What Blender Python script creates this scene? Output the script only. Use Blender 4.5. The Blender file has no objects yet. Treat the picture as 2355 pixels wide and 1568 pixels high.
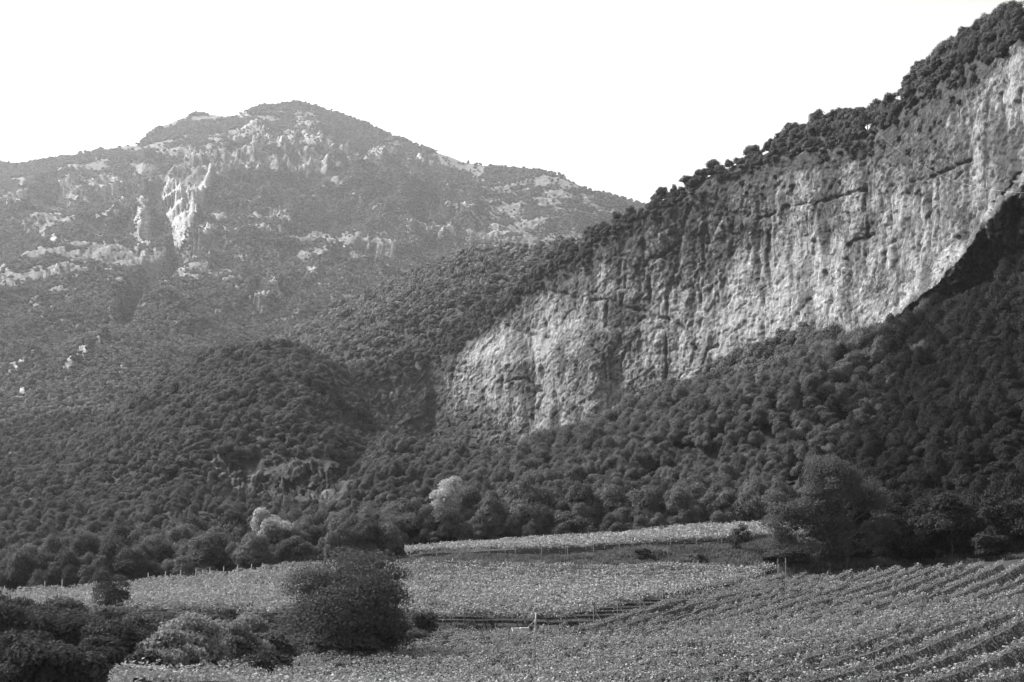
import bpy, math
import numpy as np
R = math.radians
sc = bpy.context.scene
C = sc.collection

# ------------------------------------------------------------------ camera, sky, sun, exposure
W_, H_ = 1024.0, 682.0
FPX = 1422.0                      # focal length in pixels of the 1024 wide frame
PITCH = R(9.5)
CAM = np.array([0.0, 0.0, 10.0])
SUN_AZ, SUN_EL = R(-60), R(44)    # azimuth from +Y (forward) towards +X, elevation
cam = bpy.data.cameras.new('camera'); camo = bpy.data.objects.new('camera', cam); C.objects.link(camo)
cam.sensor_width = 36.0; cam.lens = 36.0 * FPX / W_; cam.clip_start = 0.5; cam.clip_end = 20000
camo.location = CAM; camo.rotation_euler = (R(90) + PITCH, 0, 0); sc.camera = camo

world = bpy.data.worlds.new('World'); sc.world = world; world.use_nodes = True
wn, wl = world.node_tree.nodes, world.node_tree.links
bg = wn['Background']
sky = wn.new('ShaderNodeTexSky'); sky.sky_type = 'NISHITA'; sky.sun_disc = False
sky.sun_elevation = SUN_EL; sky.sun_rotation = SUN_AZ
sky.air_density = 1.0; sky.dust_density = 6.0; sky.ozone_density = 0.0; sky.altitude = 200
bw = wn.new('ShaderNodeRGBToBW')          # the photograph is black and white
wl.new(sky.outputs[0], bw.inputs[0]); wl.new(bw.outputs[0], bg.inputs[0])
bg.inputs[1].default_value = 0.135

sun = bpy.data.lights.new('sun', 'SUN'); suno = bpy.data.objects.new('sun', sun); C.objects.link(suno)
sun.energy = 5.0; sun.angle = R(1.5); sun.color = (1, 1, 1)
from mathutils import Vector
SUNV = Vector((math.sin(SUN_AZ)*math.cos(SUN_EL), math.cos(SUN_AZ)*math.cos(SUN_EL), math.sin(SUN_EL)))
suno.rotation_euler = SUNV.to_track_quat('Z', 'Y').to_euler(); suno.location = (0, 0, 900)

sc.view_settings.view_transform = 'Standard'; sc.view_settings.look = 'None'
sc.view_settings.gamma = 1.0; sc.view_settings.use_curve_mapping = False
sc.view_settings.exposure = 1.4
sc.render.engine = 'CYCLES'
cy = sc.cycles
cy.use_denoising = True; cy.use_adaptive_sampling = False; cy.max_bounces = 5; cy.diffuse_bounces = 3; cy.glossy_bounces = 1
cy.transmission_bounces = 2; cy.volume_bounces = 0; cy.transparent_max_bounces = 4
cy.sample_clamp_indirect = 4.0

# ------------------------------------------------------------------ numeric helpers
S = 2.299                        # layout points are read off the photograph at 2354 px width
CP, SP = math.cos(PITCH), math.sin(PITCH)

def place(sx, sy, Y):
    """world point at forward distance Y that the photograph shows at (sx, sy)"""
    sx, sy, Y = np.broadcast_arrays(np.asarray(sx, float), np.asarray(sy, float), np.asarray(Y, float))
    a = (sx / S - W_/2) / FPX; b = (H_/2 - sy / S) / FPX
    dy = CP - b * SP; dz = SP + b * CP
    t = Y / dy
    return np.stack([a * t, Y + 0 * t, CAM[2] + dz * t], -1)

def project(P):
    P = np.asarray(P, float); q = P - CAM
    f = q[..., 1]*CP + q[..., 2]*SP; u = -q[..., 1]*SP + q[..., 2]*CP
    f = np.maximum(f, 1e-3)
    return (W_/2 + q[..., 0]/f*FPX) * S, (H_/2 - u/f*FPX) * S

def tps(pts, vals, smooth=0.0):
    pts = np.asarray(pts, float); vals = np.asarray(vals, float); n = len(pts)
    m = pts.mean(0); s = pts.std() + 1e-9; q = (pts - m) / s
    def k(r2): return 0.5 * r2 * np.log(r2 + 1e-12)
    d2 = ((q[:, None] - q[None])**2).sum(-1)
    A = np.zeros((n+3, n+3)); A[:n, :n] = k(d2) + smooth*np.eye(n)
    A[:n, n] = 1; A[:n, n+1:] = q; A[n, :n] = 1; A[n+1:, :n] = q.T
    w = np.linalg.solve(A, np.concatenate([vals, np.zeros(3)]))
    def f(x, y):
        x = (np.asarray(x, float) - m[0]) / s; y = (np.asarray(y, float) - m[1]) / s
        out = w[n] + w[n+1]*x + w[n+2]*y
        for i in range(n):
            out = out + w[i] * k((x - q[i, 0])**2 + (y - q[i, 1])**2)
        return out
    return f

def _hash(i, j, k, seed):
    h = (i.astype(np.uint32)*np.uint32(374761393) + j.astype(np.uint32)*np.uint32(668265263)
         + k.astype(np.uint32)*np.uint32(2147483647) + np.uint32(seed*974634777 % 4294967295))
    h = (h ^ (h >> np.uint32(13))) * np.uint32(1274126177)
    h = h ^ (h >> np.uint32(16))
    return h.astype(np.float32) / np.float32(4294967295.0)

def vnoise(x, y, z, seed=0):
    with np.errstate(over='ignore'):
        xi, yi, zi = np.floor(x), np.floor(y), np.floor(z)
        fx, fy, fz = x-xi, y-yi, z-zi
        xi, yi, zi = xi.astype(np.int64), yi.astype(np.int64), zi.astype(np.int64)
        fx, fy, fz = (f*f*f*(f*(f*6-15)+10) for f in (fx, fy, fz))
        o = 0
        for a in (0, 1):
            wa = fx if a else 1-fx
            for b in (0, 1):
                wb = fy if b else 1-fy
                for c in (0, 1):
                    wc = fz if c else 1-fz
                    o = o + wa*wb*wc*_hash(xi+a, yi+b, zi+c, seed)
    return o*2-1

def fbm(x, y, z, oct=4, seed=0, gain=0.5, ridged=False):
    x, y, z = np.broadcast_arrays(np.asarray(x, float), np.asarray(y, float), np.asarray(z, float))
    o = 0; a = 1.0; t = 0
    for i in range(oct):
        n = vnoise(x*2**i + 17.3*i, y*2**i + 5.1*i, z*2**i - 9.7*i, seed+i)
        if ridged: n = 1 - 2*np.abs(n)
        o = o + a*n; t += a; a *= gain
    return o / t

def facets(x, y, z, seed):
    """blocky fracture: every Voronoi cell is a tilted plate; also how near the joint is"""
    shp = np.shape(x); x, y, z = (np.ravel(np.asarray(v, float)) for v in (x, y, z))
    xi, yi, zi = (np.floor(v).astype(np.int64) for v in (x, y, z))
    b1 = np.full(len(x), 9.0); b2 = b1.copy(); val = np.zeros(len(x))
    with np.errstate(over='ignore'):
        for a in (-1, 0, 1):
            for b in (-1, 0, 1):
                for c in (-1, 0, 1):
                    I, J, K = xi+a, yi+b, zi+c
                    h = [_hash(I, J, K, seed+q) for q in range(4)]
                    px, py, pz = I+h[0]-x, J+h[1]-y, K+h[2]-z
                    d = px*px + py*py + pz*pz
                    w = h[3]*2-1 + 1.1*((h[0]-.5)*px*2 + (h[1]-.5)*pz*2)
                    n = d < b1
                    b2 = np.where(n, b1, np.minimum(b2, d)); val = np.where(n, w, val); b1 = np.where(n, d, b1)
    return val.reshape(shp), (np.sqrt(b2)-np.sqrt(b1)).reshape(shp)

def sstep(a, b, x):
    t = np.clip((x-a)/(b-a), 0, 1); return t*t*(3-2*t)

def curve(pts):
    p = np.array(sorted(pts), float)
    return lambda x: np.interp(x, p[:, 0], p[:, 1])

def inpoly(x, y, poly):
    x = np.asarray(x); y = np.asarray(y); ins = np.zeros(x.shape, bool)
    n = len(poly)
    for i in range(n):
        x0, y0 = poly[i]; x1, y1 = poly[(i+1) % n]
        if y0 == y1: continue
        c = ((y0 > y) != (y1 > y)) & (x < (x1-x0)*(y-y0)/(y1-y0) + x0)
        ins ^= c
    return ins

def polydist(sx, sy, line):
    d = np.full(np.shape(sx), 1e9)
    for (x0, y0), (x1, y1) in zip(line[:-1], line[1:]):
        L = (x1-x0)**2 + (y1-y0)**2
        t = np.clip(((sx-x0)*(x1-x0) + (sy-y0)*(y1-y0))/L, 0, 1)
        d = np.minimum(d, np.hypot(sx-x0-t*(x1-x0), sy-y0-t*(y1-y0)))
    return d

def blobs(sx, sy, lst):
    o = np.zeros(np.shape(sx))
    for cx, cy_, rx, ry, rot in lst:
        c, s = math.cos(R(rot)), math.sin(R(rot))
        u = ((sx-cx)*c + (sy-cy_)*s)/rx; v = (-(sx-cx)*s + (sy-cy_)*c)/ry
        o = np.maximum(o, 1.35 - np.sqrt(u*u + v*v))
    return np.clip(o, 0, 1.2)

# ------------------------------------------------------------------ mesh helpers
def mesh_np(name, V, F, mats, smooth=False, mi=None, attrs=None):
    V = np.ascontiguousarray(V, np.float32).reshape(-1, 3); F = np.ascontiguousarray(F, np.int32)
    k = F.shape[1]
    me = bpy.data.meshes.new(name)
    me.vertices.add(len(V)); me.vertices.foreach_set('co', V.ravel())
    me.loops.add(F.size); me.loops.foreach_set('vertex_index', F.ravel())
    me.polygons.add(len(F)); me.polygons.foreach_set('loop_start', np.arange(0, F.size, k, dtype=np.int32))
    try: me.polygons.foreach_set('loop_total', np.full(len(F), k, np.int32))
    except Exception: pass
    if not isinstance(mats, (list, tuple)): mats = [mats]
    for m in mats: me.materials.append(m)
    if mi is not None: me.polygons.foreach_set('material_index', np.ascontiguousarray(mi, np.int32))
    me.polygons.foreach_set('use_smooth', np.full(len(F), bool(smooth)))
    for n, v in (attrs or {}).items():
        a = me.attributes.new(n, 'FLOAT', 'POINT'); a.data.foreach_set('value', np.ascontiguousarray(v, np.float32).ravel())
    me.update(calc_edges=True)
    return me

def link(name, data, parent=None, **props):
    o = bpy.data.objects.new(name, data); C.objects.link(o)
    if parent is not None: o.parent = parent
    for k, v in props.items(): o[k] = v
    return o

def empty(name, loc, label, category, group=None, rz=0.0, scale=1.0):
    o = bpy.data.objects.new(name, None); C.objects.link(o)
    o.location = tuple(float(v) for v in loc); o.rotation_euler = (0, 0, rz); o.scale = (scale,)*3
    o.empty_display_size = 0.5
    o['label'] = label; o['category'] = category
    if group: o['group'] = group
    return o

def grid_faces(ny, nx):
    i = np.arange(ny-1)[:, None]*nx + np.arange(nx-1)[None]
    return np.stack([i, i+1, i+nx+1, i+nx], -1).reshape(-1, 4)

def grid_normals(P):
    du = np.gradient(P, axis=1); dv = np.gradient(P, axis=0)
    n = np.cross(du, dv); return n / (np.linalg.norm(n, axis=-1, keepdims=True) + 1e-9)

class Tubes:
    """collects tapered tubes and boxes into one mesh"""
    def __init__(s): s.V = []; s.F = []; s.n = 0
    def tube(s, pts, rad, k=6):
        pts = np.asarray(pts, float); rad = np.broadcast_to(np.asarray(rad, float), (len(pts),))
        T = np.gradient(pts, axis=0); T /= np.linalg.norm(T, axis=1, keepdims=True) + 1e-9
        ref = np.array([0.31, 0.95, 0.05]) if abs(T[0][2]) > .7 else np.array([0, 0, 1.0])
        A = np.cross(T, ref); A /= np.linalg.norm(A, axis=1, keepdims=True) + 1e-9; B = np.cross(T, A)
        ang = np.arange(k)/k*2*math.pi
        ring = A[:, None]*np.cos(ang)[None, :, None] + B[:, None]*np.sin(ang)[None, :, None]
        V = pts[:, None] + ring*rad[:, None, None]
        m = len(pts); i = np.arange(m-1)[:, None]*k; j = np.arange(k)[None]; j2 = (j+1) % k
        F = np.stack([i+j, i+j2, i+k+j2, i+k+j], -1).reshape(-1, 4) + s.n
        s.V.append(V.reshape(-1, 3)); s.F.append(F); s.n += m*k
        for e in (0, m-1):                                 # caps
            c = s.n; s.V.append(np.vstack([pts[e]])); s.n += 1
            b = c - (m*k) - (1 if e else 0) + e*k
            q = np.arange(0, k, 2)
            s.F.append(np.stack([np.full(len(q), c), b+q, b+(q+1) % k, b+(q+2) % k], -1))
        return s
    def box(s, lo, hi):
        x0, y0, z0 = lo; x1, y1, z1 = hi
        s.V.append(np.array([(x0,y0,z0),(x1,y0,z0),(x1,y1,z0),(x0,y1,z0),(x0,y0,z1),(x1,y0,z1),(x1,y1,z1),(x0,y1,z1)], float))
        s.F.append(np.array([(0,3,2,1),(4,5,6,7),(0,1,5,4),(1,2,6,5),(2,3,7,6),(3,0,4,7)]) + s.n); s.n += 8
        return s
    def mesh(s, name, mat, smooth=True): return mesh_np(name, np.vstack(s.V), np.vstack(s.F), mat, smooth)

# ------------------------------------------------------------------ materials (all neutral grey: the photograph has no colour)
def newmat(name):
    m = bpy.data.materials.new(name); m.use_nodes = True
    nt = m.node_tree; nt.nodes.clear()
    return m, nt.nodes, nt.links
def N(nodes, typ, **kw):
    n = nodes.new(typ)
    for k, v in kw.items():
        if hasattr(n, k): setattr(n, k, v)
        else: n.inputs[k].default_value = v
    return n
def ramp(nodes, links, src, lo, hi, a, b):
    n = N(nodes, 'ShaderNodeMapRange'); n.clamp = True
    n.inputs[1].default_value = lo; n.inputs[2].default_value = hi
    n.inputs[3].default_value = a; n.inputs[4].default_value = b
    links.new(src, n.inputs[0]); return n.outputs[0]
def math_(nodes, links, op, a, b):
    n = nodes.new('ShaderNodeMath'); n.operation = op
    for i, v in enumerate((a, b)):
        if isinstance(v, (int, float)): n.inputs[i].default_value = v
        else: links.new(v, n.inputs[i])
    return n.outputs[0]

def leaf_mat(name, base, var=0.35, trans=0.35, island=True, gloss=0.0, rough=0.45):
    m, n, l = newmat(name)
    out = N(n, 'ShaderNodeOutputMaterial')
    oi = N(n, 'ShaderNodeObjectInfo')
    v = ramp(n, l, oi.outputs['Random'], 0, 1, 1-var, 1+var)
    if island:
        ge = N(n, 'ShaderNodeNewGeometry')
        w = ramp(n, l, ge.outputs['Random Per Island'], 0, 1, 0.75, 1.25)
        v = math_(n, l, 'MULTIPLY', v, w)
    col = math_(n, l, 'MULTIPLY', v, base)
    d = N(n, 'ShaderNodeBsdfDiffuse'); l.new(col, d.inputs[0])
    t = N(n, 'ShaderNodeBsdfTranslucent'); l.new(math_(n, l, 'MULTIPLY', col, 1.2), t.inputs[0])
    mx = N(n, 'ShaderNodeMixShader'); mx.inputs[0].default_value = trans
    l.new(d.outputs[0], mx.inputs[1]); l.new(t.outputs[0], mx.inputs[2])
    last = mx.outputs[0]
    if gloss > 0:
        g = N(n, 'ShaderNodeBsdfGlossy'); g.inputs['Roughness'].default_value = rough
        g.inputs[0].default_value = (.55, .55, .55, 1)
        m2 = N(n, 'ShaderNodeMixShader'); m2.inputs[0].default_value = gloss
        l.new(last, m2.inputs[1]); l.new(g.outputs[0], m2.inputs[2]); last = m2.outputs[0]
    l.new(last, out.inputs[0]); return m

def plain_mat(name, base, scale=3.0, var=0.25, rough=0.8, stretch=(1, 1, 1)):
    m, n, l = newmat(name)
    out = N(n, 'ShaderNodeOutputMaterial'); p = N(n, 'ShaderNodeBsdfPrincipled')
    p.inputs['Roughness'].default_value = rough; p.inputs['Specular IOR Level'].default_value = 0.2
    tc = N(n, 'ShaderNodeTexCoord'); mp = N(n, 'ShaderNodeMapping'); mp.inputs['Scale'].default_value = stretch
    l.new(tc.outputs['Object'], mp.inputs[0])
    no = N(n, 'ShaderNodeTexNoise'); no.inputs['Scale'].default_value = scale; no.inputs['Detail'].default_value = 6
    l.new(mp.outputs[0], no.inputs['Vector'])
    c = ramp(n, l, no.outputs[0], 0.25, 0.75, base*(1-var), base*(1+var)); l.new(c, p.inputs[0])
    b = N(n, 'ShaderNodeBump'); b.inputs['Strength'].default_value = 0.4; b.inputs['Distance'].default_value = 0.05
    l.new(no.outputs[0], b.inputs['Height']); l.new(b.outputs[0], p.inputs['Normal'])
    l.new(p.outputs[0], out.inputs[0]); return m

def terrain_mat(name, veg, rock, nscale, bump, streak=False):
    """attribute 'rock' (0..1) mixes scrub and bare rock, attribute 'tone' scales the rock's own colour"""
    m, n, l = newmat(name)
    out = N(n, 'ShaderNodeOutputMaterial'); p = N(n, 'ShaderNodeBsdfPrincipled')
    p.inputs['Roughness'].default_value = 0.9; p.inputs['Specular IOR Level'].default_value = 0.1
    ge = N(n, 'ShaderNodeNewGeometry')
    no = N(n, 'ShaderNodeTexNoise'); no.inputs['Scale'].default_value = nscale; no.inputs['Detail'].default_value = 7
    no.inputs['Roughness'].default_value = 0.65
    l.new(ge.outputs['Position'], no.inputs['Vector'])
    mp = N(n, 'ShaderNodeMapping'); mp.inputs['Scale'].default_value = (1, 1, 0.12) if streak else (0.6, 0.6, 2.2)
    l.new(ge.outputs['Position'], mp.inputs[0])
    n2 = N(n, 'ShaderNodeTexNoise'); n2.inputs['Scale'].default_value = nscale*1.3; n2.inputs['Detail'].default_value = 5
    l.new(mp.outputs[0], n2.inputs['Vector'])
    ar = N(n, 'ShaderNodeAttribute'); ar.attribute_name = 'rock'
    at = N(n, 'ShaderNodeAttribute'); at.attribute_name = 'tone'
    rk = math_(n, l, 'MULTIPLY', ramp(n, l, n2.outputs[0], 0.3, 0.7, 0.5, 1.4), rock)
    rk = math_(n, l, 'MULTIPLY', rk, at.outputs['Fac'])
    rk = math_(n, l, 'MULTIPLY', rk, ramp(n, l, no.outputs[0], 0.3, 0.7, 0.6, 1.3))
    vg = ramp(n, l, no.outputs[0], 0.3, 0.7, veg*0.35, veg*1.65)
    f = math_(n, l, 'ADD', ar.outputs['Fac'], ramp(n, l, no.outputs[0], 0.3, 0.7, -0.35, 0.35))
    f = ramp(n, l, f, 0.15, 0.85, 0, 1)
    mx = N(n, 'ShaderNodeMix'); mx.data_type = 'FLOAT'
    l.new(f, mx.inputs[0]); l.new(vg, mx.inputs[2]); l.new(rk, mx.inputs[3])
    l.new(mx.outputs[0], p.inputs[0])
    b = N(n, 'ShaderNodeBump'); b.inputs['Strength'].default_value = 0.8; b.inputs['Distance'].default_value = bump
    l.new(no.outputs[0], b.inputs['Height']); l.new(b.outputs[0], p.inputs['Normal'])
    l.new(p.outputs[0], out.inputs[0]); return m

M_LEAF = leaf_mat('forest_leaves', 0.088, var=.34, trans=.22)
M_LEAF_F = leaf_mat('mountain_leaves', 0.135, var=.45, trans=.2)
M_LEAF_DD = leaf_mat('shade_toned_leaves', 0.026, var=.35, trans=.15)  # forest leaves again, with the right-hand wood's shade put into the colour
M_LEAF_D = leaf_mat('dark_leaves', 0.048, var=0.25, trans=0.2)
M_LEAF_P = leaf_mat('pale_leaves', 0.27, var=0.1)
M_LEAF_M = leaf_mat('shrub_leaves', 0.075, var=0.4, trans=.25)
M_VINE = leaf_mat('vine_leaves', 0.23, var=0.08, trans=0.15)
M_VINE_IN = plain_mat('vine_inner_shade', 0.045, 5, .5)  # canes and old leaves inside the row, darkened to stand in for shade
M_GRASS = leaf_mat('grass_blades', 0.08, var=0.35)
M_BARK = plain_mat('bark', 0.07, 6, 0.4, 0.9, (1, 1, 0.2))
M_CONC = plain_mat('concrete', 0.25, 4, 0.15)
M_WOOD = plain_mat('weathered_wood', 0.07, 5, 0.3, 0.85, (1, 1, .3))
M_CRATE = plain_mat('crate_plastic', 0.35, 2, 0.08, 0.5)
M_WIRE = plain_mat('wire', 0.2, 2, 0.1, 0.5)
M_CABLE = plain_mat('cable', 0.25, 2, 0.1, 0.5)
M_SOIL = plain_mat('vineyard_soil', 0.045, 0.5, 0.45, 0.95)
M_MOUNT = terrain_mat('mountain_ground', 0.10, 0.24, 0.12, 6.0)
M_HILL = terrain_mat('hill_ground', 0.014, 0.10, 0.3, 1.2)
M_CLIFF = terrain_mat('cliff_rock', 0.028, 0.155, 0.6, 0.7, streak=True)

# ------------------------------------------------------------------ terrain sheets
rng = np.random.default_rng(7)
SHEETS = {}

def sheet(name, sx0, sx1, nx, ny, top, bot, ctrl, mat, relief, attr, back=(9, 60.0, 0.75), fix=None, vpow=1.0, label=None):
    ctrl = np.array(ctrl, float)
    g = tps(ctrl[:, :2], np.log(ctrl[:, 2]), 1e-4)
    sx = np.linspace(sx0, sx1, nx); v = np.linspace(0, 1, ny)**vpow
    ct, cb = curve(top)(sx), curve(bot)(sx)
    SX = np.broadcast_to(sx, (ny, nx)).copy(); SY = cb + (ct-cb)*v[:, None]
    Y = np.exp(g(SX, SY))
    if fix is not None: Y = fix(SX, SY, Y)
    P = place(SX, SY, Y)
    nrm = grid_normals(P)
    nrm = np.where(nrm[..., 1:2] > 0.2, -nrm, nrm)
    P = P + nrm * (relief(P, SX, SY) * (0.12 + 0.88*sstep(0, 0.15, 1-v))[:, None])[..., None]
    nb, step, drop = back
    rows = [P]
    last = P[-1]
    for k in range(1, nb+1):
        q = last.copy(); s = step*k
        q[:, 0] *= (q[:, 1] + s)/q[:, 1]; q[:, 1] += s; q[:, 2] -= drop*s*1.1
        rows.append(q[None])
    Pf = np.concatenate(rows, 0)
    a = attr(P, SX, SY)
    a = {k: np.concatenate([w, np.repeat(w[-1:], nb, 0)], 0) for k, w in a.items()}
    me = mesh_np(name, Pf, grid_faces(Pf.shape[0], nx), mat, True, attrs=a)
    o = link(name, me, kind='structure')
    if label: o['label'] = label
    SHEETS[name] = (P, SX, SY, a['rock'][:ny])
    return o

# the far mountain
M_ROCK = [(428,530,30,55,8),(400,480,26,36,0),(472,480,10,42,20),(620,365,65,28,15),(700,290,55,42,30),(690,330,50,22,0),
          (880,365,68,30,-8),(965,400,45,16,0),(645,525,50,24,25),(560,490,55,16,0),(240,430,70,28,-8),(170,455,50,18,0),
          (300,500,70,26,-30),(330,560,22,55,0),(60,520,50,14,-25),(20,1000,22,9,-45),(115,975,26,7,-30),(268,915,30,8,-40),
          (150,678,22,12,-20),(415,655,22,14,0),(462,590,40,9,-25),(700,682,24,20,40),(760,625,40,20,0),
          (600,735,60,26,-20),(70,870,70,20,-15),(245,800,12,50,25),(80,760,30,16,-30),(180,880,40,12,-30),(60,930,40,10,-35),(1110,530,60,9,8),(1150,546,24,7,0),(1085,512,80,7,12),(900,600,60,15,10),
          (1000,555,50,18,0),(800,415,60,16,0),(545,270,36,9,0),(570,320,40,10,0),(120,600,40,16,-20),(380,770,30,24,0),
          (700,420,60,12,12),(560,440,60,10,5),(20,1088,10,14,0), (740,370,40,22,10),(500,400,70,14,5)]
SCAR = [(362,455),(400,450),(455,462),(487,445),(482,475),(462,520),(440,555),(420,582),(398,580),(392,545),(378,520),(382,490)]
BAND = [(395,405),(480,398),(590,402),(585,432),(520,440),(490,446),(450,458),(400,446)]
def m_attr(P, SX, SY):
    x, y, z = P[..., 0]*.5, P[..., 1]*.5, P[..., 2]*.5
    n = fbm(x/45, y/60, z/45, 5, 11, 0.6); n2 = fbm(x/150, y/200, z/120, 4, 15, 0.55)
    b = blobs(SX, SY, M_ROCK)
    hi = sstep(1000, 450, SY)*0.16
    nf = fbm((x+.2*z)/8, y/12, z/26, 4, 12, 0.65)
    rock = np.clip(0.5 + 1.5*(b*0.9 - 0.73 + 0.45*n + 0.6*nf + 0.35*n2 + hi - .24*sstep(680, 900, SY)*sstep(.5, .2, b)), 0, 1)
    tone = 0.85 + 0.7*fbm((x+.2*z)/6, y/9, z/16, 4, 19, .65) + 0.3*fbm(x/80, y/80, (z+.15*x)/7, 3, 21)
    jx = 5*fbm(SX/14, SY/14, 0, 3, 77); jy = 5*fbm(SX/14, SY/14, 9, 3, 78)
    scar = inpoly(SX+jx, SY+jy, SCAR)*1.0; band = inpoly(SX+jx, SY+jy, BAND)*1.0
    tone = np.where(scar > 0, 1.0 + .15*(tone-.85), tone); tone = np.where(band > 0, .42 + .5*(tone-.85), tone)
    rock = np.maximum(rock, band*.9)
    return {'rock': np.maximum(rock, scar), 'tone': tone}
def m_rel(P, SX, SY):
    x, y, z = P[..., 0]*.5, P[..., 1]*.5, P[..., 2]*.5
    w = fbm(x/300, y/300, z/300, 3, 3)*60
    g = fbm((x+w + 0.25*z)/130, y/400, z/330, 4, 5, 0.5, ridged=True)       # gullies running down the slope
    n = fbm(x/60, y/60, z/45, 4, 9, 0.55)
    strata = fbm(x/200, y/200, (z + 0.18*x)/14, 2, 25)
    gul = polydist(SX, SY, [(400,605),(330,680),(290,760)]) ; gul2 = polydist(SX, SY, [(0,640),(90,560),(200,520)])
    b = blobs(SX, SY, M_ROCK)
    f1, j1 = facets((x+w*.3)/38, y/45, (z+w*.2)/34, 501); f2, j2 = facets(x/15, y/18, z/13, 511)
    g2 = fbm((x + .35*z + .5*w)/55, y/200, z/190, 3, 6, .5, ridged=True)
    f3, j3 = facets(x/7, y/8, z/6.5, 521); fine = fbm(x/9, y/10, z/8, 4, 27, .7)
    rough = (2.4*fine + 1.1*f3)*np.clip(y/1200, .1, 1.3)
    return 1.8*rough + 1.7*(.25 + .75*sstep(1180, 950, SX))*(46*g + 16*g2 + 9*n + 2.2*strata + (8*f1 + 4*f2)*(.3+sstep(0, .6, b)) + 5*sstep(0.2, 0.9, b)) * np.clip((y-150)/1500, .08, 1.1) - 50*np.exp(-(gul/22)**2) - 24*np.exp(-(gul2/25)**2)
M_TOP = [(-160,378),(0,378),(60,380),(100,374),(150,360),(200,350),(260,341),(320,337),(335,318),(370,297),(410,279),(450,266),
         (500,270),(540,270),(580,255),(630,245),(680,234),(720,244),(780,266),(850,288),(900,312),(960,338),(1010,358),(1060,373),
         (1110,381),(1180,388),(1240,394),(1290,405),(1330,427),(1370,443),(1420,455),(1465,468),(1550,500),(1680,560)]
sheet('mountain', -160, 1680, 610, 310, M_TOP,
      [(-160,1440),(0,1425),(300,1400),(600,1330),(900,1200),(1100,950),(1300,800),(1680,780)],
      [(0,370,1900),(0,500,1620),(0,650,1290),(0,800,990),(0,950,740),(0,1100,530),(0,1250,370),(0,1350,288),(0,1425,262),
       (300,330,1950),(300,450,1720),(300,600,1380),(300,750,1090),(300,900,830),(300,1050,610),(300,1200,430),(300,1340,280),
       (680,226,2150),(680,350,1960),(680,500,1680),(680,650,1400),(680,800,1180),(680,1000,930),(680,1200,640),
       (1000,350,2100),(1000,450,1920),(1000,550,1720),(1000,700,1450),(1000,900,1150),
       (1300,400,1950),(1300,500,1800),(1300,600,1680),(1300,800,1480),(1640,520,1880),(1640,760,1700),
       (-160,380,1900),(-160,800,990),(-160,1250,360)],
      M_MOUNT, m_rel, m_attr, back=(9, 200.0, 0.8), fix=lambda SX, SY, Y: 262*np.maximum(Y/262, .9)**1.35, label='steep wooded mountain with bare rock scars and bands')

# wooded spur between the mountain and the cliff
def h_attr(bias, lst=(), amp=0.5):
    def f(P, SX, SY):
        x, y, z = P[..., 0], P[..., 1], P[..., 2]
        n = fbm(x/25, y/30, z/25, 4, 31, 0.55)
        b = blobs(SX, SY, lst) if lst else 0*x
        nf = fbm(x/7, y/8, z/6, 4, 33, .6)
        return {'rock': np.clip(0.5 + 1.5*(bias - .75 + b*0.75 + .7*n + .6*nf), 0, 1), 'tone': np.clip(0.8 + 0.6*fbm(x/6, y/6, z/14, 4, 37) - .5*sstep(0, .4, fbm(SX/7, SY/70, 1, 3, 39) + .1), .2, 1.5)}
    return f
def h_rel(amp, sc_=60, lst=()):
    def f(P, SX, SY):
        x, y, z = P[..., 0], P[..., 1], P[..., 2]
        b = sstep(0, .5, blobs(SX, SY, lst)) if lst else 0*x
        f1, j1 = facets(x/11, y/11, z/14, 601) if lst else (0*x, 0); f2, j2 = facets(x/4.5, y/4.5, z/5, 611) if lst else (0*x, 0)
        k = .2 + .8*sstep(270, 430, y)
        return b*(2.4*f1 + 1.6*f2 + 2.4*fbm(x/3, y/3, z/4, 4, 47, .65)) + k*amp*fbm(x/sc_, y/sc_, z/sc_, 3, 41, 0.5) + 0.6*k*amp*fbm((x+.3*z)/(sc_*.6), y/sc_/2, z/sc_/3, 3, 43, 0.5, ridged=True)
    return f
sheet('spur_hillside', 540, 1560, 260, 150,
      [(540,880),(600,815),(660,775),(720,740),(800,700),(870,668),(940,640),(1010,615),(1090,585),(1150,575),(1230,580),(1290,562),(1360,548),(1560,600)],
      [(540,1000),(700,1050),(900,1120),(1100,1060),(1300,900),(1560,800)],
      [(540,880,1450),(620,810,1330),(720,735,1280),(870,665,1230),(1010,612,1180),(1150,572,1120),(1300,560,1060),(1560,600,1010),
       (700,900,1010),(800,850,1030),(800,960,930),(1000,750,990),(1000,900,890),(1200,680,980),(1200,850,900),(900,1110,850),(1400,750,930)],
      M_HILL, h_rel(14), h_attr(0.02), back=(6, 50, 0.7), label='rounded wooded spur rising behind the cliff')

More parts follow.
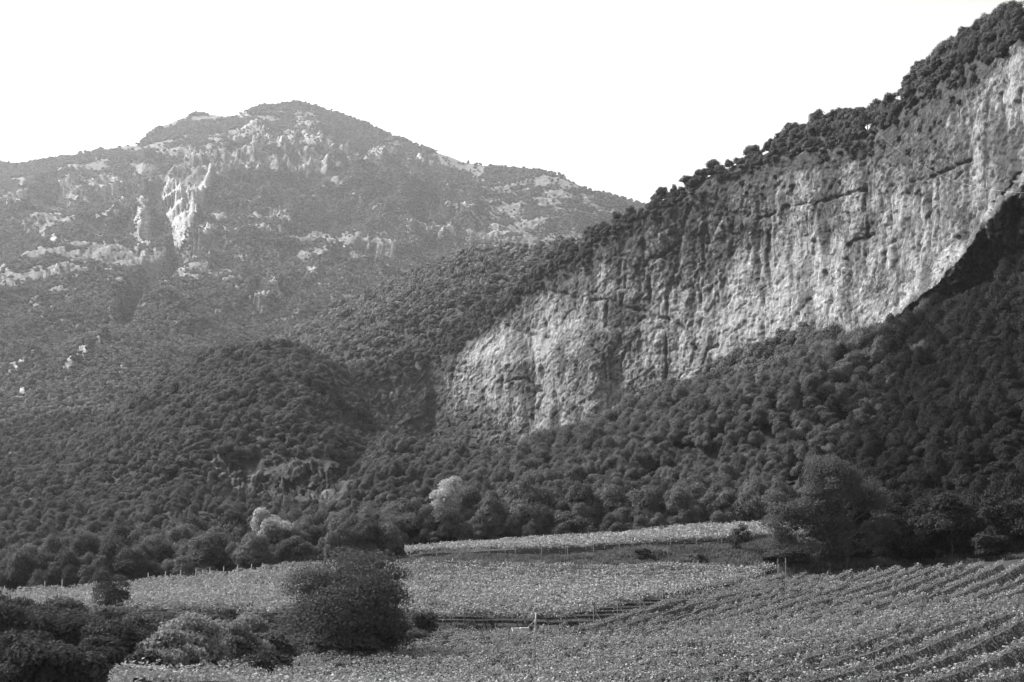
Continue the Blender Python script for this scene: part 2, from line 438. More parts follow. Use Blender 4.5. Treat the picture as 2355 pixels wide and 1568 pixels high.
# front hill with its own little rock face
SMALL = [(560,1110,70,42,15),(640,1120,60,45,0),(770,1120,34,50,0),(740,1150,60,26,0),(510,1080,30,40,0),(690,1090,60,40,0),(735,815,25,28,0)]
sheet('front_hillside', 150, 1340, 430, 220,
      [(60,1100),(180,1025),(300,945),(420,866),(500,830),(600,812),(700,826),(760,850),(810,905),(850,955),(880,1000),(930,1035),(980,1055),(1060,1070),(1150,1075),(1340,1050)],
      [(60,1400),(300,1380),(600,1330),(900,1285),(1340,1262)],
      [(180,1020,740),(300,940,770),(420,862,790),(600,808,790),(700,826,800),(760,848,810),(810,905,790),(850,955,765),(880,1000,735),(930,1035,690),(980,1055,630),(1150,1080,570),(1340,1060,560),
       (300,1050,600),(300,1200,450),(300,1330,292),(450,1000,575),(600,940,600),(700,900,660),(780,985,650),(830,1020,670),(600,1040,520),(520,1050,512),(780,1050,512),(640,1060,505),(640,1160,470),(520,1150,470),(780,1150,468),
       (600,1240,380),(600,1310,285),(900,1120,450),(900,1200,350),(900,1265,292),(1100,1150,440),(1100,1250,296),(1340,1150,430),(1340,1245,298),(150,1060,700),(150,1250,440),(150,1370,320)],
      M_HILL, h_rel(7, 45, SMALL), h_attr(0.02, SMALL, 0.7), back=(6, 40, 0.8), label='wooded front hill with a small bare rock face')

# the big cliff: face and wooded cap
C_EDGE = curve([(760,905),(860,880),(950,858),(1050,805),(1130,735),(1200,695),(1270,636),(1340,592),(1420,532),(1500,492),(1560,472),(1640,420),(1750,384),(1850,356),(1990,338),(2050,296),(2100,252),(2200,186),(2280,138),(2354,92),(2470,24)])
C_TOP = curve([(760,880),(860,852),(950,812),(1060,750),(1150,702),(1210,664),(1240,632),(1280,594),(1340,562),(1400,532),(1465,490),(1500,474),(1540,456),(1570,436),(1610,416),(1650,398),(1700,380),(1750,356),(1800,322),(1850,304),(1900,284),(1940,270),(1970,270),(1994,300),(2010,268),(2050,244),(2080,224),(2110,184),(2150,154),(2190,124),(2220,104),(2280,84),(2354,44),(2470,-20)])
C_BOT = curve([(760,1060),(900,1110),(1000,1140),(1100,1150),(1250,1100),(1400,1020),(1500,960),(1600,940),(1700,910),(1850,890),(1970,880),(2050,840),(2150,790),(2250,780),(2354,740),(2470,700)])
C_BY = curve([(760,860),(1000,820),(1100,785),(1400,690),(1560,655),(1700,615),(2000,530),(2150,480),(2354,410),(2470,390)])
CR = [[(1265,668),(1340,688),(1400,690),(1480,715),(1560,742),(1585,765),(1600,800)], [(1160,748),(1215,765),(1300,778)], [(1720,508),(1830,470),(1920,455),(1990,440)],
      [(2050,430),(2120,410),(2190,385),(2240,355)], [(1150,880),(1200,870),(1240,900)], [(1610,860),(1630,800),(1650,790)], [(1480,610),(1560,560),(1590,470)]]
VS = [(1360,600,780,9),(1595,540,820,8),(1640,600,740,14),(1665,610,700,7),(1990,360,640,12),(2010,480,680,10),(2095,370,560,10),(2130,430,620,9),(1900,520,640,8),
      (2220,250,420,14),(2260,300,470,10),(2180,300,420,10),(1480,520,620,8),(1210,740,990,10),(1280,800,960,10),(1345,850,960,8),(1560,570,700,6),(1740,420,560,7),(1820,640,760,6),
      *[(float(a), float(C_EDGE(a) + 15 + b*260), float(C_EDGE(a) + 15 + b*260 + c), float(w)) for a, b, c, w in zip(np.random.default_rng(5).uniform(1150, 2340, 60), np.random.default_rng(6).random(60), np.random.default_rng(7).uniform(50, 210, 60), np.random.default_rng(8).uniform(2.5, 6, 60))],
      (2050,400,640,6),(2300,150,330,16),(2335,260,520,14),(1955,680,770,7),(1430,600,720,6)]
C_VEG = tps([(890,930),(985,930),(1150,850),(1230,760),(1300,850),(1350,780),(1380,900),(1450,760),(1400,650),(1530,740),(1500,600),(1700,500),(1650,660),(1800,600),(1800,450),(1950,600),
             (2010,450),(2100,560),(2150,420),(2200,330),(2330,250),(2300,450),(2250,620),(2200,690),(1700,740),(1900,740),(1250,970),(1100,1010),(1230,700),(1310,710),(1100,780),(1340,960),(2400,500),(1590,800),(1180,930),(2300,560),(2354,640)],
            [.42,.40,-.62,-.30,.12,.30,.0,.02,.25,-.42,.12,.10,-.05,-.50,.0,-.22,
             .25,-.32,.02,.15,-.08,-.08,.3,.3,-.42,-.1,-.02,.22,.0,-.25,-.05,.05,.35,-.2,-.35,.22,.25], 1e-3)
def c_fix(SX, SY, Y): return Y
def build_cliff():
    nx, nf, nc = 700, 250, 50
    sx = np.linspace(760, 2470, nx)
    e, t, b, by = C_EDGE(sx), C_TOP(sx), C_BOT(sx), C_BY(sx)
    # smooth the control curves a little so that edges do not kink
    k = np.hanning(15); k /= k.sum()
    e = np.convolve(np.pad(e, 7, 'edge'), k, 'valid'); by = np.convolve(np.pad(by, 7, 'edge'), k, 'valid')
    e = np.maximum(e, t+6)
    v = np.linspace(0, 1, nf)[:, None]; w = np.linspace(0, 1, nc+1)[1:, None]
    SY = np.concatenate([b + (e-b)*v, e + (t-e)*w], 0)
    SX = np.broadcast_to(sx, SY.shape).copy()
    hm = (b-e)/S*by/FPX; hc = (e-t)/S*by/FPX
    Y = np.concatenate([by + hm*0.20*v, by + hm*0.20 + hc*1.15*w], 0)
    # buttress on the right, nearer and turned away from the sun
    d1 = np.interp(SY, [300,420,500,560,640,730,900], [2420,2330,2262,2210,2140,2040,1900])
    d1 = d1 + 26*fbm(SX/60, SY/40, 2, 4, 53, .6)
    Y = Y + (-34*sstep(-14, 24, SX-d1) + .3*np.clip(SX-d1, 0, 260) + 7*fbm(SX/45, SY/70, 5, 4, 54, .6)*sstep(0, 30, SX-d1))*sstep(330, 470, SY)
    # left buttress standing in front of the recess
    Y = Y - 16*sstep(1428, 1350, SX)*sstep(740, 840, SY)
    Y = Y + 14*np.exp(-((SX-1700)/190)**2)*sstep(420, 600, SY)
    Y = Y + 3*np.exp(-((SX-2000-14*fbm(SY/40, 0, 0, 3, 8))/14)**2)*sstep(640, 560, SY)            # deep vertical cleft
    P = place(SX, SY, Y); nrm = grid_normals(P); nrm = np.where(nrm[..., 1:2] > 0.2, -nrm, nrm)
    x, y, z = P[..., 0], P[..., 1], P[..., 2]
    face = np.concatenate([np.ones((nf, nx)), np.broadcast_to(sstep(0.3, 0, w), (nc, nx))], 0)
    wv = fbm(x/40, y/40, z/40, 2, 60)*8
    wz = fbm(x/15, y/15, z/15, 3, 62)*5
    f1, j1 = facets((x+wz+.25*z)/15, y/15, (z+wv)/24, 401); f2, j2 = facets((x+wz)/5.5, y/5.5, (z+.4*x)/7.5, 411); f3, j3 = facets((x+.3*wz)/2.2, y/2.2, z/2.6, 421)
    d = 1.4*fbm((x+wv)/32, y/32, z/40, 3, 61, 0.5) + 0.36*f1 + 0.34*f2 + 0.28*f3 + 0.34*fbm(x/4, y/4, z/4, 4, 71, 0.7)
    d -= 0.4*sstep(.10, .0, j1) + .2*sstep(.1, 0, j2)
    g = 0*x
    for ln in CR: g += np.exp(-(polydist(SX, SY + 9*fbm(SX/22, SY/22, 0, 4, 5, .6), ln)/3.2)**2)*np.clip(.75+1.2*fbm(SX/18, SY/18, 4, 2, 6), 0, 1)
    d -= 1.5*np.clip(g, 0, 1)
    vs = 0*x
    for cx, y0, y1, wd in VS:
        jit = 6*fbm(SY/30, cx, 0, 3, 9)
        vs = np.maximum(vs, np.exp(-((SX-cx-jit)/wd)**2)*sstep(y0-20, y0+20, SY)*sstep(y1+60, y1-40, SY))
    vs *= 0.55 + 0.9*fbm(SX/5, SY/40, 0, 3, 13) ; vs = np.clip(vs*1.3, 0, 1)
    d -= 1.0*vs
    P = P + nrm*(d*face + (1-face)*2.0*fbm(x/20, y/20, z/20, 3, 77))[..., None]
    # colour of the rock itself: lichen, scrub on ledges, water stains
    s1 = fbm((SX+6*fbm(SX/40, SY/40, 0, 2, 3))/7, SY/190, 3, 4, 81, 0.65); s2 = fbm(SX/24, SY/200, 8, 3, 85, 0.55)
    mo = fbm(x/7, y/7, z/6, 5, 87, 0.62); big = fbm(x/24, y/24, z/20, 3, 89, 0.5)
    veg = C_VEG(SX, SY) + 0.62*mo + 0.5*big + 0.2*s2 + 0.4*sstep(45, 0, SY-e)*1.0
    rock = np.clip(0.5 - 1.25*veg, 0, 1); rock[nf+8:] = 0
    stain = sstep(0.0, 0.4, s1*0.7 + s2*0.5 + 0.75*fbm(x/16, y/16, z/22, 3, 93) + 0.02)
    tone = 1.08 - 0.62*stain + 0.45*mo + .1*f2 + .12*f3 - 0.8*vs - 0.55*np.clip(g, 0, 1)
    tone = np.clip(tone, 0.16, 1.3)
    rows = [P]; last = P[-1]
    for i in range(1, 8):
        q = last.copy(); s_ = 30.0*i
        q[:, 0] *= (q[:, 1]+s_)/q[:, 1]; q[:, 1] += s_; q[:, 2] -= 0.7*s_*(i/7)**0.6
        rows.append(q[None])
    Pf = np.concatenate(rows, 0); ext = lambda a: np.concatenate([a, np.repeat(a[-1:], 7, 0)], 0)
    o = link('cliff', mesh_np('cliff', Pf, grid_faces(Pf.shape[0], nx), M_CLIFF, True, attrs={'rock': ext(rock), 'tone': ext(tone)}), kind='structure')
    o['label'] = 'tall pale limestone cliff with dark water streaks'
    SHEETS['cliff_face'] = (P[:nf], SX[:nf], SY[:nf], rock[:nf]); SHEETS['cliff_cap'] = (P[nf-4:], SX[nf-4:], SY[nf-4:], rock[nf-4:]*0)
build_cliff()

# wooded slope below the cliff
RIDGE = [(2010,850),(1900,905),(1780,960),(1600,1010),(1450,1060),(1250,1120)]
def r_fix(SX, SY, Y):
    d = polydist(SX, SY, RIDGE)
    Y = Y*(1 - 0.085*np.exp(-(d/60)**2))
    d2 = polydist(SX, SY, [(2354,930),(2200,980),(2000,1040)])
    return Y*(1 - 0.02*np.exp(-(d2/80)**2))
sheet('talus_slope', 1040, 2500, 380, 190,
      [(1040,1125),(1100,1115),(1200,1085),(1300,1050),(1400,1015),(1450,962),(1520,934),(1600,930),(1650,886),(1720,846),(1850,812),(1960,850),(2050,818),(2150,762),(2250,742),(2354,690),(2500,620)],
      [(1040,1275),(1500,1245),(1800,1235),(2000,1310),(2200,1330),(2500,1330)],
      [(1040,1100,560),(1300,1000,590),(1450,910,585),(1640,875,570),(1850,805,530),(1960,815,510),(2150,735,470),(2354,670,415),(2500,600,390),
       (1040,1260,298),(1300,1240,300),(1500,1220,300),(1800,1215,296),(2000,1290,246),(2200,1300,240),(2354,1300,232),(2500,1310,225),
       (1300,1120,420),(1500,1050,440),(1700,1000,430),(1500,1140,360),(1800,1090,350),(2000,1000,370),(2200,900,370),(2200,1100,290),(2400,900,330),(2400,1100,265)],
      M_HILL, h_rel(5, 40), h_attr(-0.7), back=(4, 25, 0.1), fix=r_fix, label='dark wooded slope at the foot of the cliff')

# near ground: vineyards, terraces and banks
G_CTRL = [(2354,1568,88,-2),(1700,1568,92,-2),(1000,1568,97,-2),(300,1568,103,-2),(640,1510,132,-2),(980,1455,165,-2),(1310,1440,178,-2),(1790,1316,226,-2),
          (2354,1287,200,-2),(2000,1440,135,-2),(1500,1480,140,-2),(2200,1294,212,-2),(1950,1310,222,-2),(2600,1400,120,-2),(2800,1568,92,-2),(2700,1300,190,-2),
          (1000,1402,187,-2.2),(1300,1402,188,-2.2),(1500,1368,200,-2.2),(1000,1300,231,-2),(1400,1304,233,-2),(1700,1309,234,-2),
          (300,1393,197,-2),(600,1400,190,-2),(300,1342,236,-2),(600,1310,240,-2),(0,1367,243,-2),(0,1388,228,-2),(-200,1385,245,-2),
          (0,1568,106,-.8),(300,1480,150,-.8),(100,1450,170,-.8),(-200,1568,106,-.8),(-200,1440,170,-.8),(600,1480,150,-2),
          (1000,1280,248,0),(1500,1264,250,0),(1780,1247,252,0),(950,1258,272,-2),(1400,1225,275,-2),(1800,1198,280,-2),(1500,1300,237,0),(1750,1300,240,0),
          (1950,1302,234,0),(2150,1292,236,0),(2354,1278,226,0),(2600,1270,215,0),(950,1240,298,0),(1500,1203,302,0),(300,1332,262,0),(0,1362,266,0),(-200,1380,270,0),
          (650,1295,275,0),(2354,1225,262,0),(500,1568,60,-2),(1500,1800,55,-2),(2300,1800,55,-2)]
_gp = np.array([place(a, b, c) + np.array([0, 0, d]) for a, b, c, d in G_CTRL])
_gf = tps(_gp[:, :2], _gp[:, 2], 2e-3)
def ground_z(x, y):
    x = np.asarray(x, float); y = np.asarray(y, float)
    z = _gf(np.clip(x, -150, 175), np.clip(y, 50, 305))
    z = np.clip(z, -10, 24)
    far = sstep(150, 260, np.abs(x - 10)) + sstep(310, 380, y) + sstep(50, 20, y)
    return z*(1-np.clip(far, 0, 1)) + np.clip(far, 0, 1)*(-4.0)
gx = np.concatenate([[-3400,-2600,-1500,-800,-400,-260], np.arange(-190, 215, 1.5), [270,400,800,1500,2600,3400]])
gy = np.concatenate([[-900,-400,-150,0,30], np.arange(50, 330, 1.5), [360,420,600,900,1500,2200,3200,6500]])
GX, GY = np.meshgrid(gx, gy)
GZ = ground_z(GX, GY) + 0.25*fbm(GX/6, GY/6, 0, 3, 91)
def ground_mat():
    m, n, l = newmat('valley_ground')
    out = N(n, 'ShaderNodeOutputMaterial'); p = N(n, 'ShaderNodeBsdfPrincipled'); p.inputs['Roughness'].default_value = .95
    p.inputs['Specular IOR Level'].default_value = .1
    ge = N(n, 'ShaderNodeNewGeometry'); no = N(n, 'ShaderNodeTexNoise'); no.inputs['Scale'].default_value = 0.8; no.inputs['Detail'].default_value = 8
    l.new(ge.outputs['Position'], no.inputs['Vector'])
    l.new(ramp(n, l, no.outputs[0], .3, .7, .012, .035), p.inputs[0])
    b = N(n, 'ShaderNodeBump'); b.inputs['Distance'].default_value = .2; l.new(no.outputs[0], b.inputs['Height']); l.new(b.outputs[0], p.inputs['Normal'])
    l.new(p.outputs[0], out.inputs[0]); return m
M_GROUND = ground_mat()
go = link('valley_ground', mesh_np('valley_ground', np.stack([GX, GY, GZ], -1), grid_faces(*GX.shape), M_GROUND, True), kind='structure')
go['label'] = 'grassy valley ground under the terraced vineyards'

# ------------------------------------------------------------------ foliage builders
def unit(v): return v / (np.linalg.norm(v, axis=-1, keepdims=True) + 1e-9)
def leaves(pos, nrm, size, aspect, r, along=None, tri=0):
    """one kite shaped leaf (or leaf spray) per position"""
    n = len(pos); nrm = unit(nrm)
    t = r.normal(size=(n, 3)) if along is None else along + 0.25*r.normal(size=(n, 3))
    t = unit(t - (t*nrm).sum(-1, keepdims=True)*nrm); b = np.cross(nrm, t)
    size = np.broadcast_to(size, (n,))[:, None]
    V = np.stack([pos - t*size, pos + b*size*aspect - t*size*.1, pos + t*size - nrm*size*.25, pos - b*size*aspect - t*size*.1], 1)
    if tri: return V[:, [0, 1, 3] if tri == 2 else [1, 2, 3]].reshape(-1, 3), np.arange(3*n).reshape(-1, 3)
    return V.reshape(-1, 3), np.arange(4*n).reshape(-1, 4)

_ico = None
def ico_sphere():
    global _ico
    if _ico is None:
        import bmesh
        bm = bmesh.new(); bmesh.ops.create_icosphere(bm, subdivisions=2, radius=1.0)
        bm.verts.ensure_lookup_table()
        V = np.array([v.co[:] for v in bm.verts]); F = np.array([[v.index for v in f.verts] for f in bm.faces]); bm.free()
        _ico = (V, np.concatenate([F, F[:, 2:3]], 1))
    return _ico

def make_crown(name, lobes, n, size, aspect, mat, seed, core=0.55, fill=0.3, up=0.4, jit=0.6, sprig=False, droop=0.0, feather=(.8, 1.18)):
    """lobes: array of (x,y,z,rx,rz); leaves sit on the outer shells of the lobes"""
    r = np.random.default_rng(seed); lobes = np.array(lobes, float)
    cen = np.average(lobes[:, :3], axis=0, weights=lobes[:, 3])
    w = lobes[:, 3]*lobes[:, 4]; idx = r.choice(len(lobes), int(n*1.6), p=w/w.sum())
    d = unit(r.normal(size=(len(idx), 3))); d[:, 2] = np.where(d[:, 2] < -0.35, -d[:, 2], d[:, 2])
    rad = np.where(r.random(len(idx)) < fill, r.uniform(.45, .9, len(idx)), r.uniform(*feather, len(idx)))
    rr = np.stack([lobes[idx, 3], lobes[idx, 3], lobes[idx, 4]], 1)
    pos = lobes[idx, :3] + d*rr*rad[:, None]
    q = (pos[:, None] - lobes[None, :, :3]) / lobes[None, :, [3, 3, 4]]
    inside = ((q**2).sum(-1) < 0.55).sum(1)
    keep = (inside == 0) | (r.random(len(idx)) < 0.15)
    pos, d = pos[keep][:n], d[keep][:n]
    out = unit(pos - cen)
    nr = d*0.7 + out*0.5 + np.array([0, 0, up]) + jit*r.normal(size=pos.shape)
    al = None
    if sprig: al = out*0.8 + np.array([0, 0, 0.5 - droop]); nr = nr + 0.6*r.normal(size=pos.shape)
    V, F = leaves(pos, nr, size*r.uniform(.6, 1.35, len(pos)), aspect, r, al)
    vs, fs, k = [V], [F], len(V)
    if core > 0:
        iv, if_ = ico_sphere()
        for L in lobes:
            vs.append(L[:3] + iv*np.array([L[3], L[3], L[4]])*core); fs.append(if_ + k); k += len(iv)
    return np.vstack(vs), np.vstack(fs), mat

def crown_mesh(name, *a, **k):
    V, F, mat = make_crown(name, *a, **k)
    return mesh_np(name, V, F, mat)

def round_lobes(r, k, w=1.0, h=1.0, lift=1.05, size=(.32, .5)):
    L = []
    for i in range(k):
        d = unit(r.normal(size=3)); d[2] = abs(d[2])*1.15 - 0.4
        s = r.uniform(*size)
        q = r.uniform(.55, .85); L.append((d[0]*w*q, d[1]*w*q, lift + d[2]*h*q, s*w, s*h*.8))
    L.append((0, 0, lift, .55*w, .55*h))
    return L

def trunk_mesh(name, h, rad, lobes, seed, mat=None, k=6, limb=0.35):
    r = np.random.default_rng(seed); T = Tubes()
    lean = r.normal(size=2)*0.05*h
    tt = np.linspace(0, 1, 6)[:, None]
    base = np.hstack([lean*tt**2 + r.normal(size=(6, 2))*0.012*h, tt*h - 0.06*h])
    T.tube(base, np.linspace(rad, rad*.45, 6), k)
    nodes = [base[i] for i in range(2, 6)]
    for L in sorted(lobes, key=lambda q: math.hypot(q[0], q[1]) + .3*abs(q[2]-h)):
        p2 = np.array(L[:3], float)
        cost = [np.linalg.norm((p2-q)*np.array([1, 1, .7])) + (1.5*max(0, q[2]-p2[2]+.1*h)) for q in nodes]
        p0 = nodes[int(np.argmin(cost))]
        p1 = (p0+p2)/2 + np.array([0, 0, .05*h]) + r.normal(size=3)*0.05*h
        rr = rad*limb*min(1.0, .4 + .6*np.linalg.norm(p2-p0)/h)
        T.tube([p0, p0*.6+p1*.4 + r.normal(size=3)*.012*h, p1, p2], [rr, rr*.8, rr*.6, rr*.15], 4)
        nodes += [p1, p2]
    return T.mesh(name, mat or M_BARK)

# prototypes: unit crown radius
NEAR, MID, FAR = [], [], []
for i in range(9):
    r = np.random.default_rng(100+i)
    lob = round_lobes(r, 20 + 3*(i % 3), 1.0, 0.9 + 0.25*(i % 3), 1.25, (.2, .4))
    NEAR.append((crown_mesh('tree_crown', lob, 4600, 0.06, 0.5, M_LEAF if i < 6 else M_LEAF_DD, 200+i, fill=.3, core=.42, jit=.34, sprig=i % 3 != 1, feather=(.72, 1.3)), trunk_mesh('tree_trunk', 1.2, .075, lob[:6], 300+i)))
for i in range(4):
    r = np.random.default_rng(120+i); lob = round_lobes(r, 13, 1.0, 1.0+.15*(i % 2), 1.1, (.24, .42))
    MID.append((crown_mesh('tree_crown', lob, 1000, 0.1, 0.6, M_LEAF, 220+i, fill=.2, core=.55, jit=.3, feather=(.75, 1.28)), trunk_mesh('tree_trunk', 1.0, .08, lob[:3], 320+i, k=5)))
for i in range(4):
    r = np.random.default_rng(140+i); lob = round_lobes(r, 6, 1.0, .95, .95, (.38, .55))
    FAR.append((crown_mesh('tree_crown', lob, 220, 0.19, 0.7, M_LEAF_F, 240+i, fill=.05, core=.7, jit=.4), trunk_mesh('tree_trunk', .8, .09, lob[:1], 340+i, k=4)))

# ------------------------------------------------------------------ scatter the woods over the terrain
def scatter(sheetname, density, mask, seed):
    P, SX, SY, rock = SHEETS[sheetname]; r = np.random.default_rng(seed)
    a = P[1:, 1:] - P[:-1, :-1]; b = P[1:, :-1] - P[:-1, 1:]
    area = 0.5*np.linalg.norm(np.cross(a, b), axis=-1)
    # count by ground-plan area blended with surface area so that steep walls stay open
    plan = np.abs(0.5*np.cross(a, b)[..., 2]); wgt = 0.5*area + 0.5*plan
    cx = (SX[1:, 1:] + SX[:-1, :-1])/2; cy_ = (SY[1:, 1:] + SY[:-1, :-1])/2; rk = (rock[1:, 1:] + rock[:-1, :-1])/2
    wgt = wgt*mask(cx, cy_, rk, (P[1:, 1:] + P[:-1, :-1])/2)
    n = int(wgt.sum()*density)
    c = np.searchsorted(np.cumsum(wgt.ravel())/wgt.sum(), r.random(n))
    j, i = np.unravel_index(np.minimum(c, wgt.size-1), wgt.shape); u, v = r.random((2, n, 1))
    q = (P[j, i]*(1-u)*(1-v) + P[j, i+1]*u*(1-v) + P[j+1, i]*(1-u)*v + P[j+1, i+1]*u*v)
    return q

pts, rad = [], []
def add(q, lo, hi, seed, sink=0.25):
    r = np.random.default_rng(seed); s = lo + (hi-lo)*r.random(len(q))**1.4
    q = q.copy(); q[:, 2] -= sink*s*r.uniform(.2, 2.2, len(q))
    pts.append(q); rad.append(s)
def m_mask(cx, cy_, rk, P):
    P = P*.5
    n = fbm(P[..., 0]/90, P[..., 1]/120, P[..., 2]/70, 4, 55, 0.55)
    low = sstep(650, 1050, cy_)
    n = n + .5*fbm(P[..., 0]/25, P[..., 1]/30, P[..., 2]/22, 3, 57)
    f = sstep(0.75, 0.3, rk) * sstep(-0.12 - .7*low, 0.04 - .7*low, n + 0.1)
    return np.clip(f + 0.03, 0, 1)*(1 + .7*low)*~(inpoly(cx, cy_, SCAR) | inpoly(cx, cy_, BAND))
add(scatter('mountain', 1/28.0, m_mask, 1), 2.0, 4.6, 1)
add(scatter('mountain', 1/150.0, lambda a, b, k, P: sstep(.25, .6, k)*~inpoly(a, b, SCAR), 11), 1.0, 2.6, 11)
add(scatter('spur_hillside', 1/13.0, lambda a, b, k, P: sstep(.6, .3, k), 2), 1.7, 3.6, 2)
sm_cliff = [(520,1050),(640,1045),(800,1050),(830,1110),(800,1165),(720,1170),(560,1150),(495,1110)]
face_in = [(525,1075),(640,1062),(790,1065),(815,1110),(790,1150),(700,1160),(570,1140),(512,1110)]
def h2_mask(a, b, k, P): return sstep(.55, .3, k) * np.where(inpoly(a, b, sm_cliff), 0.10, 1.0)
add(scatter('front_hillside', 1/12.0, h2_mask, 3), 1.5, 3.8, 3)
add(scatter('cliff_cap', 1/6.5, lambda a, b, k, P: 1.0 - 0.85*np.exp(-((a-1997)/9)**2), 4), 1.8, 3.7, 4)
add(scatter('talus_slope', 1/10.5, lambda a, b, k, P: 1.0*(b > 0), 5), 1.8, 4.6, 5)
def ledge(a, b, k, P): return sstep(-.15, .1, fbm(P[..., 0]/9, P[..., 1]/9, P[..., 2]/9, 3, 99)) * np.clip(sstep(.12, .0, k) + .45*np.exp(-((b - C_EDGE(a))/14)**2), 0, 1) * (b < C_BOT(a) - 20)
add(scatter('cliff_face', 1/16.0, ledge, 6), .6, 2.0, 6, 0.9)
def on_ground(poly, n, lo, hi, seed):
    r = np.random.default_rng(seed); q = np.array([place(a, b, c)[:2] for a, b, c in poly]); a, b = q.min(0), q.max(0)
    p = r.uniform(a, b, (n, 2)); p = p[inpoly(p[:, 0], p[:, 1], [tuple(v) for v in q])]
    add(np.column_stack([p, ground_z(p[:, 0], p[:, 1])]), lo, hi, seed, .45)
on_ground([(880,1262,287),(1400,1218,288),(1850,1190,290),(1850,1190,312),(880,1240,312)], 420, 1.4, 3.6, 21)
on_ground([(-150,1390,258),(300,1335,250),(620,1305,250),(900,1275,262),(900,1240,300),(-150,1350,300)], 1500, 1.3, 3.4, 22)
on_ground([(1880,1300,240),(2150,1290,241),(2354,1278,232),(2600,1270,222),(2600,1240,270),(1880,1260,270)], 900, 1.4, 3.8, 23)
pts = np.vstack(pts); rad = np.concatenate(rad)
# keep the woods off the vineyards: only behind the forest edge
keep = (pts[:, 1] > 247) | (pts[:, 0] > 55)
psx, psy = project(pts)
keep &= ~((psy > 1205) & (pts[:, 1] < 285) & (psx > 900) & (psx < 1850))
keep &= ~((pts[:, 1] < 247) & (psx < 950))
keep &= ~((pts[:, 1] < 236) & (psx > 1800) & (psx < 2200))
qx, qy = project(pts + np.array([0, 0, 1.5])*rad[:, None])
keep &= ~(inpoly(qx, qy, face_in) & (pts[:, 1] > 360) & (pts[:, 1] < 520))
pts, rad = pts[keep], rad[keep]; psx, psy = psx[keep], psy[keep]

# which trees show largest: paint terrain and crowns front to back into a coarse buffer
cell = 5.0; gh, gw = int(1568/cell)+2, int(2354/cell)+2; zb = np.full((gh, gw), 1e9)
for nm, (P, SX, SY, k) in SHEETS.items():
    a, b = project(P); ok = (a > 0) & (a < 2354) & (b > 0) & (b < 1568)
    np.minimum.at(zb, ((b[ok]/cell).astype(int), (a[ok]/cell).astype(int)), P[..., 1][ok])
tx, ty = project(pts + np.array([0, 0, 1.0])*rad[:, None]*1.1)
score = np.zeros(len(pts)); cov = np.zeros((gh, gw), bool)
vis = (tx > 5) & (tx < 2350) & (ty > 5) & (ty < 1340)
cand = np.where(vis & (pts[:, 1] < 900))[0]
for i in cand[np.argsort(pts[cand, 1])]:
    rc = rad[i]*FPX*S/pts[i, 1]/cell
    x0, x1, y0, y1 = int(max(tx[i]/cell-rc, 0)), int(min(tx[i]/cell+rc+1, gw)), int(max(ty[i]/cell-rc, 0)), int(min(ty[i]/cell+rc+1, gh))
    if x1 <= x0 or y1 <= y0: continue
    free = ~cov[y0:y1, x0:x1] & (zb[y0:y1, x0:x1] > pts[i, 1] - 14)
    score[i] = free.sum(); cov[y0:y1, x0:x1] |= free
order = np.argsort(-score)
near_ids = order[:290]
isnear = np.zeros(len(pts), bool); isnear[near_ids] = True

def tree_thing(proto, loc, s, rz, label, group, name='forest_tree', cat='tree', zs=1.0):
    o = empty(name, loc, label, cat, group, rz, s); o.scale = (s, s, s*zs)
    link('crown', proto[0], o); link('trunk', proto[1], o)
    return o
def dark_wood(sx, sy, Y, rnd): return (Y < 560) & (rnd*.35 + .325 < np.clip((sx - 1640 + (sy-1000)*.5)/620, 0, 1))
r = np.random.default_rng(55)
def wood_label(sx, Y):
    if sx > 1790: return 'dark leafy tree in the shaded wood on the right beside the front vineyard', 'trees of the dark shaded wood'
    if sx > 1120: return 'leafy tree in the wood below the tall cliff, behind the terrace vineyard', 'trees of the wood below the cliff'
    if sx > 880: return 'leafy tree in the hollow where hill and cliff wood meet', 'trees in the hollow'
    return 'leafy tree on the lower slope of the front hill above the left vineyard', 'trees on the lower front hill'
crown_objs = {}
for n_, i in enumerate(near_ids):
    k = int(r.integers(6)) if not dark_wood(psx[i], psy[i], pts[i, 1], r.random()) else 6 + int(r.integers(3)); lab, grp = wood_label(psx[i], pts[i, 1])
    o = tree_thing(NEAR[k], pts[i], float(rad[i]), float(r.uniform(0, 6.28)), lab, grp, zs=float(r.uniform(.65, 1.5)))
    crown_objs.setdefault(('n', k), o.children[0] if o.children else None)
# a few singled out farther trees carry the simpler crowns that the far woods repeat
far_spots = [('m', k) for k in range(4)] + [('f', k) for k in range(4)]
cap = np.where(vis & ~isnear & (pts[:, 1] < 620) & (pts[:, 1] > 480))[0]; mtn = np.where(vis & ~isnear & (pts[:, 1] > 1000) & (pts[:, 1] < 1500))[0]
for (kind, k) in far_spots:
    pool = cap if kind == 'm' else mtn
    i = int(pool[int(len(pool)*(k+.5)/4)]); isnear[i] = True
    lab, grp = (('small rounded tree of the dense wood higher up the slopes', 'sample trees of the upper woods') if kind == 'm' else
                ('tiny tree far up on the mountainside', 'sample trees of the mountainside'))
    o = tree_thing((MID if kind == 'm' else FAR)[k], pts[i], float(rad[i]), 0.0, lab, grp)
    crown_objs[(kind, k)] = o
bpy.context.view_layer.update()
def crown_of(o):
    if o.type == 'MESH': return o
    return [c for c in o.children if c.name.startswith('crown')][0]

rest = ~isnear
fp, fr = pts[rest], rad[rest]
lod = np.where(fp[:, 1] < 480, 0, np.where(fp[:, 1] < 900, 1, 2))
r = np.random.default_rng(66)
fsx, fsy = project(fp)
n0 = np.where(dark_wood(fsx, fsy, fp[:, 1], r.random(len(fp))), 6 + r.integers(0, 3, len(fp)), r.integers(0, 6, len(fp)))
pid = np.where((lod == 0) | (n0 > 5), n0, np.where(lod == 1, 9 + r.integers(0, 4, len(fp)), 13 + r.integers(0, 4, len(fp))))
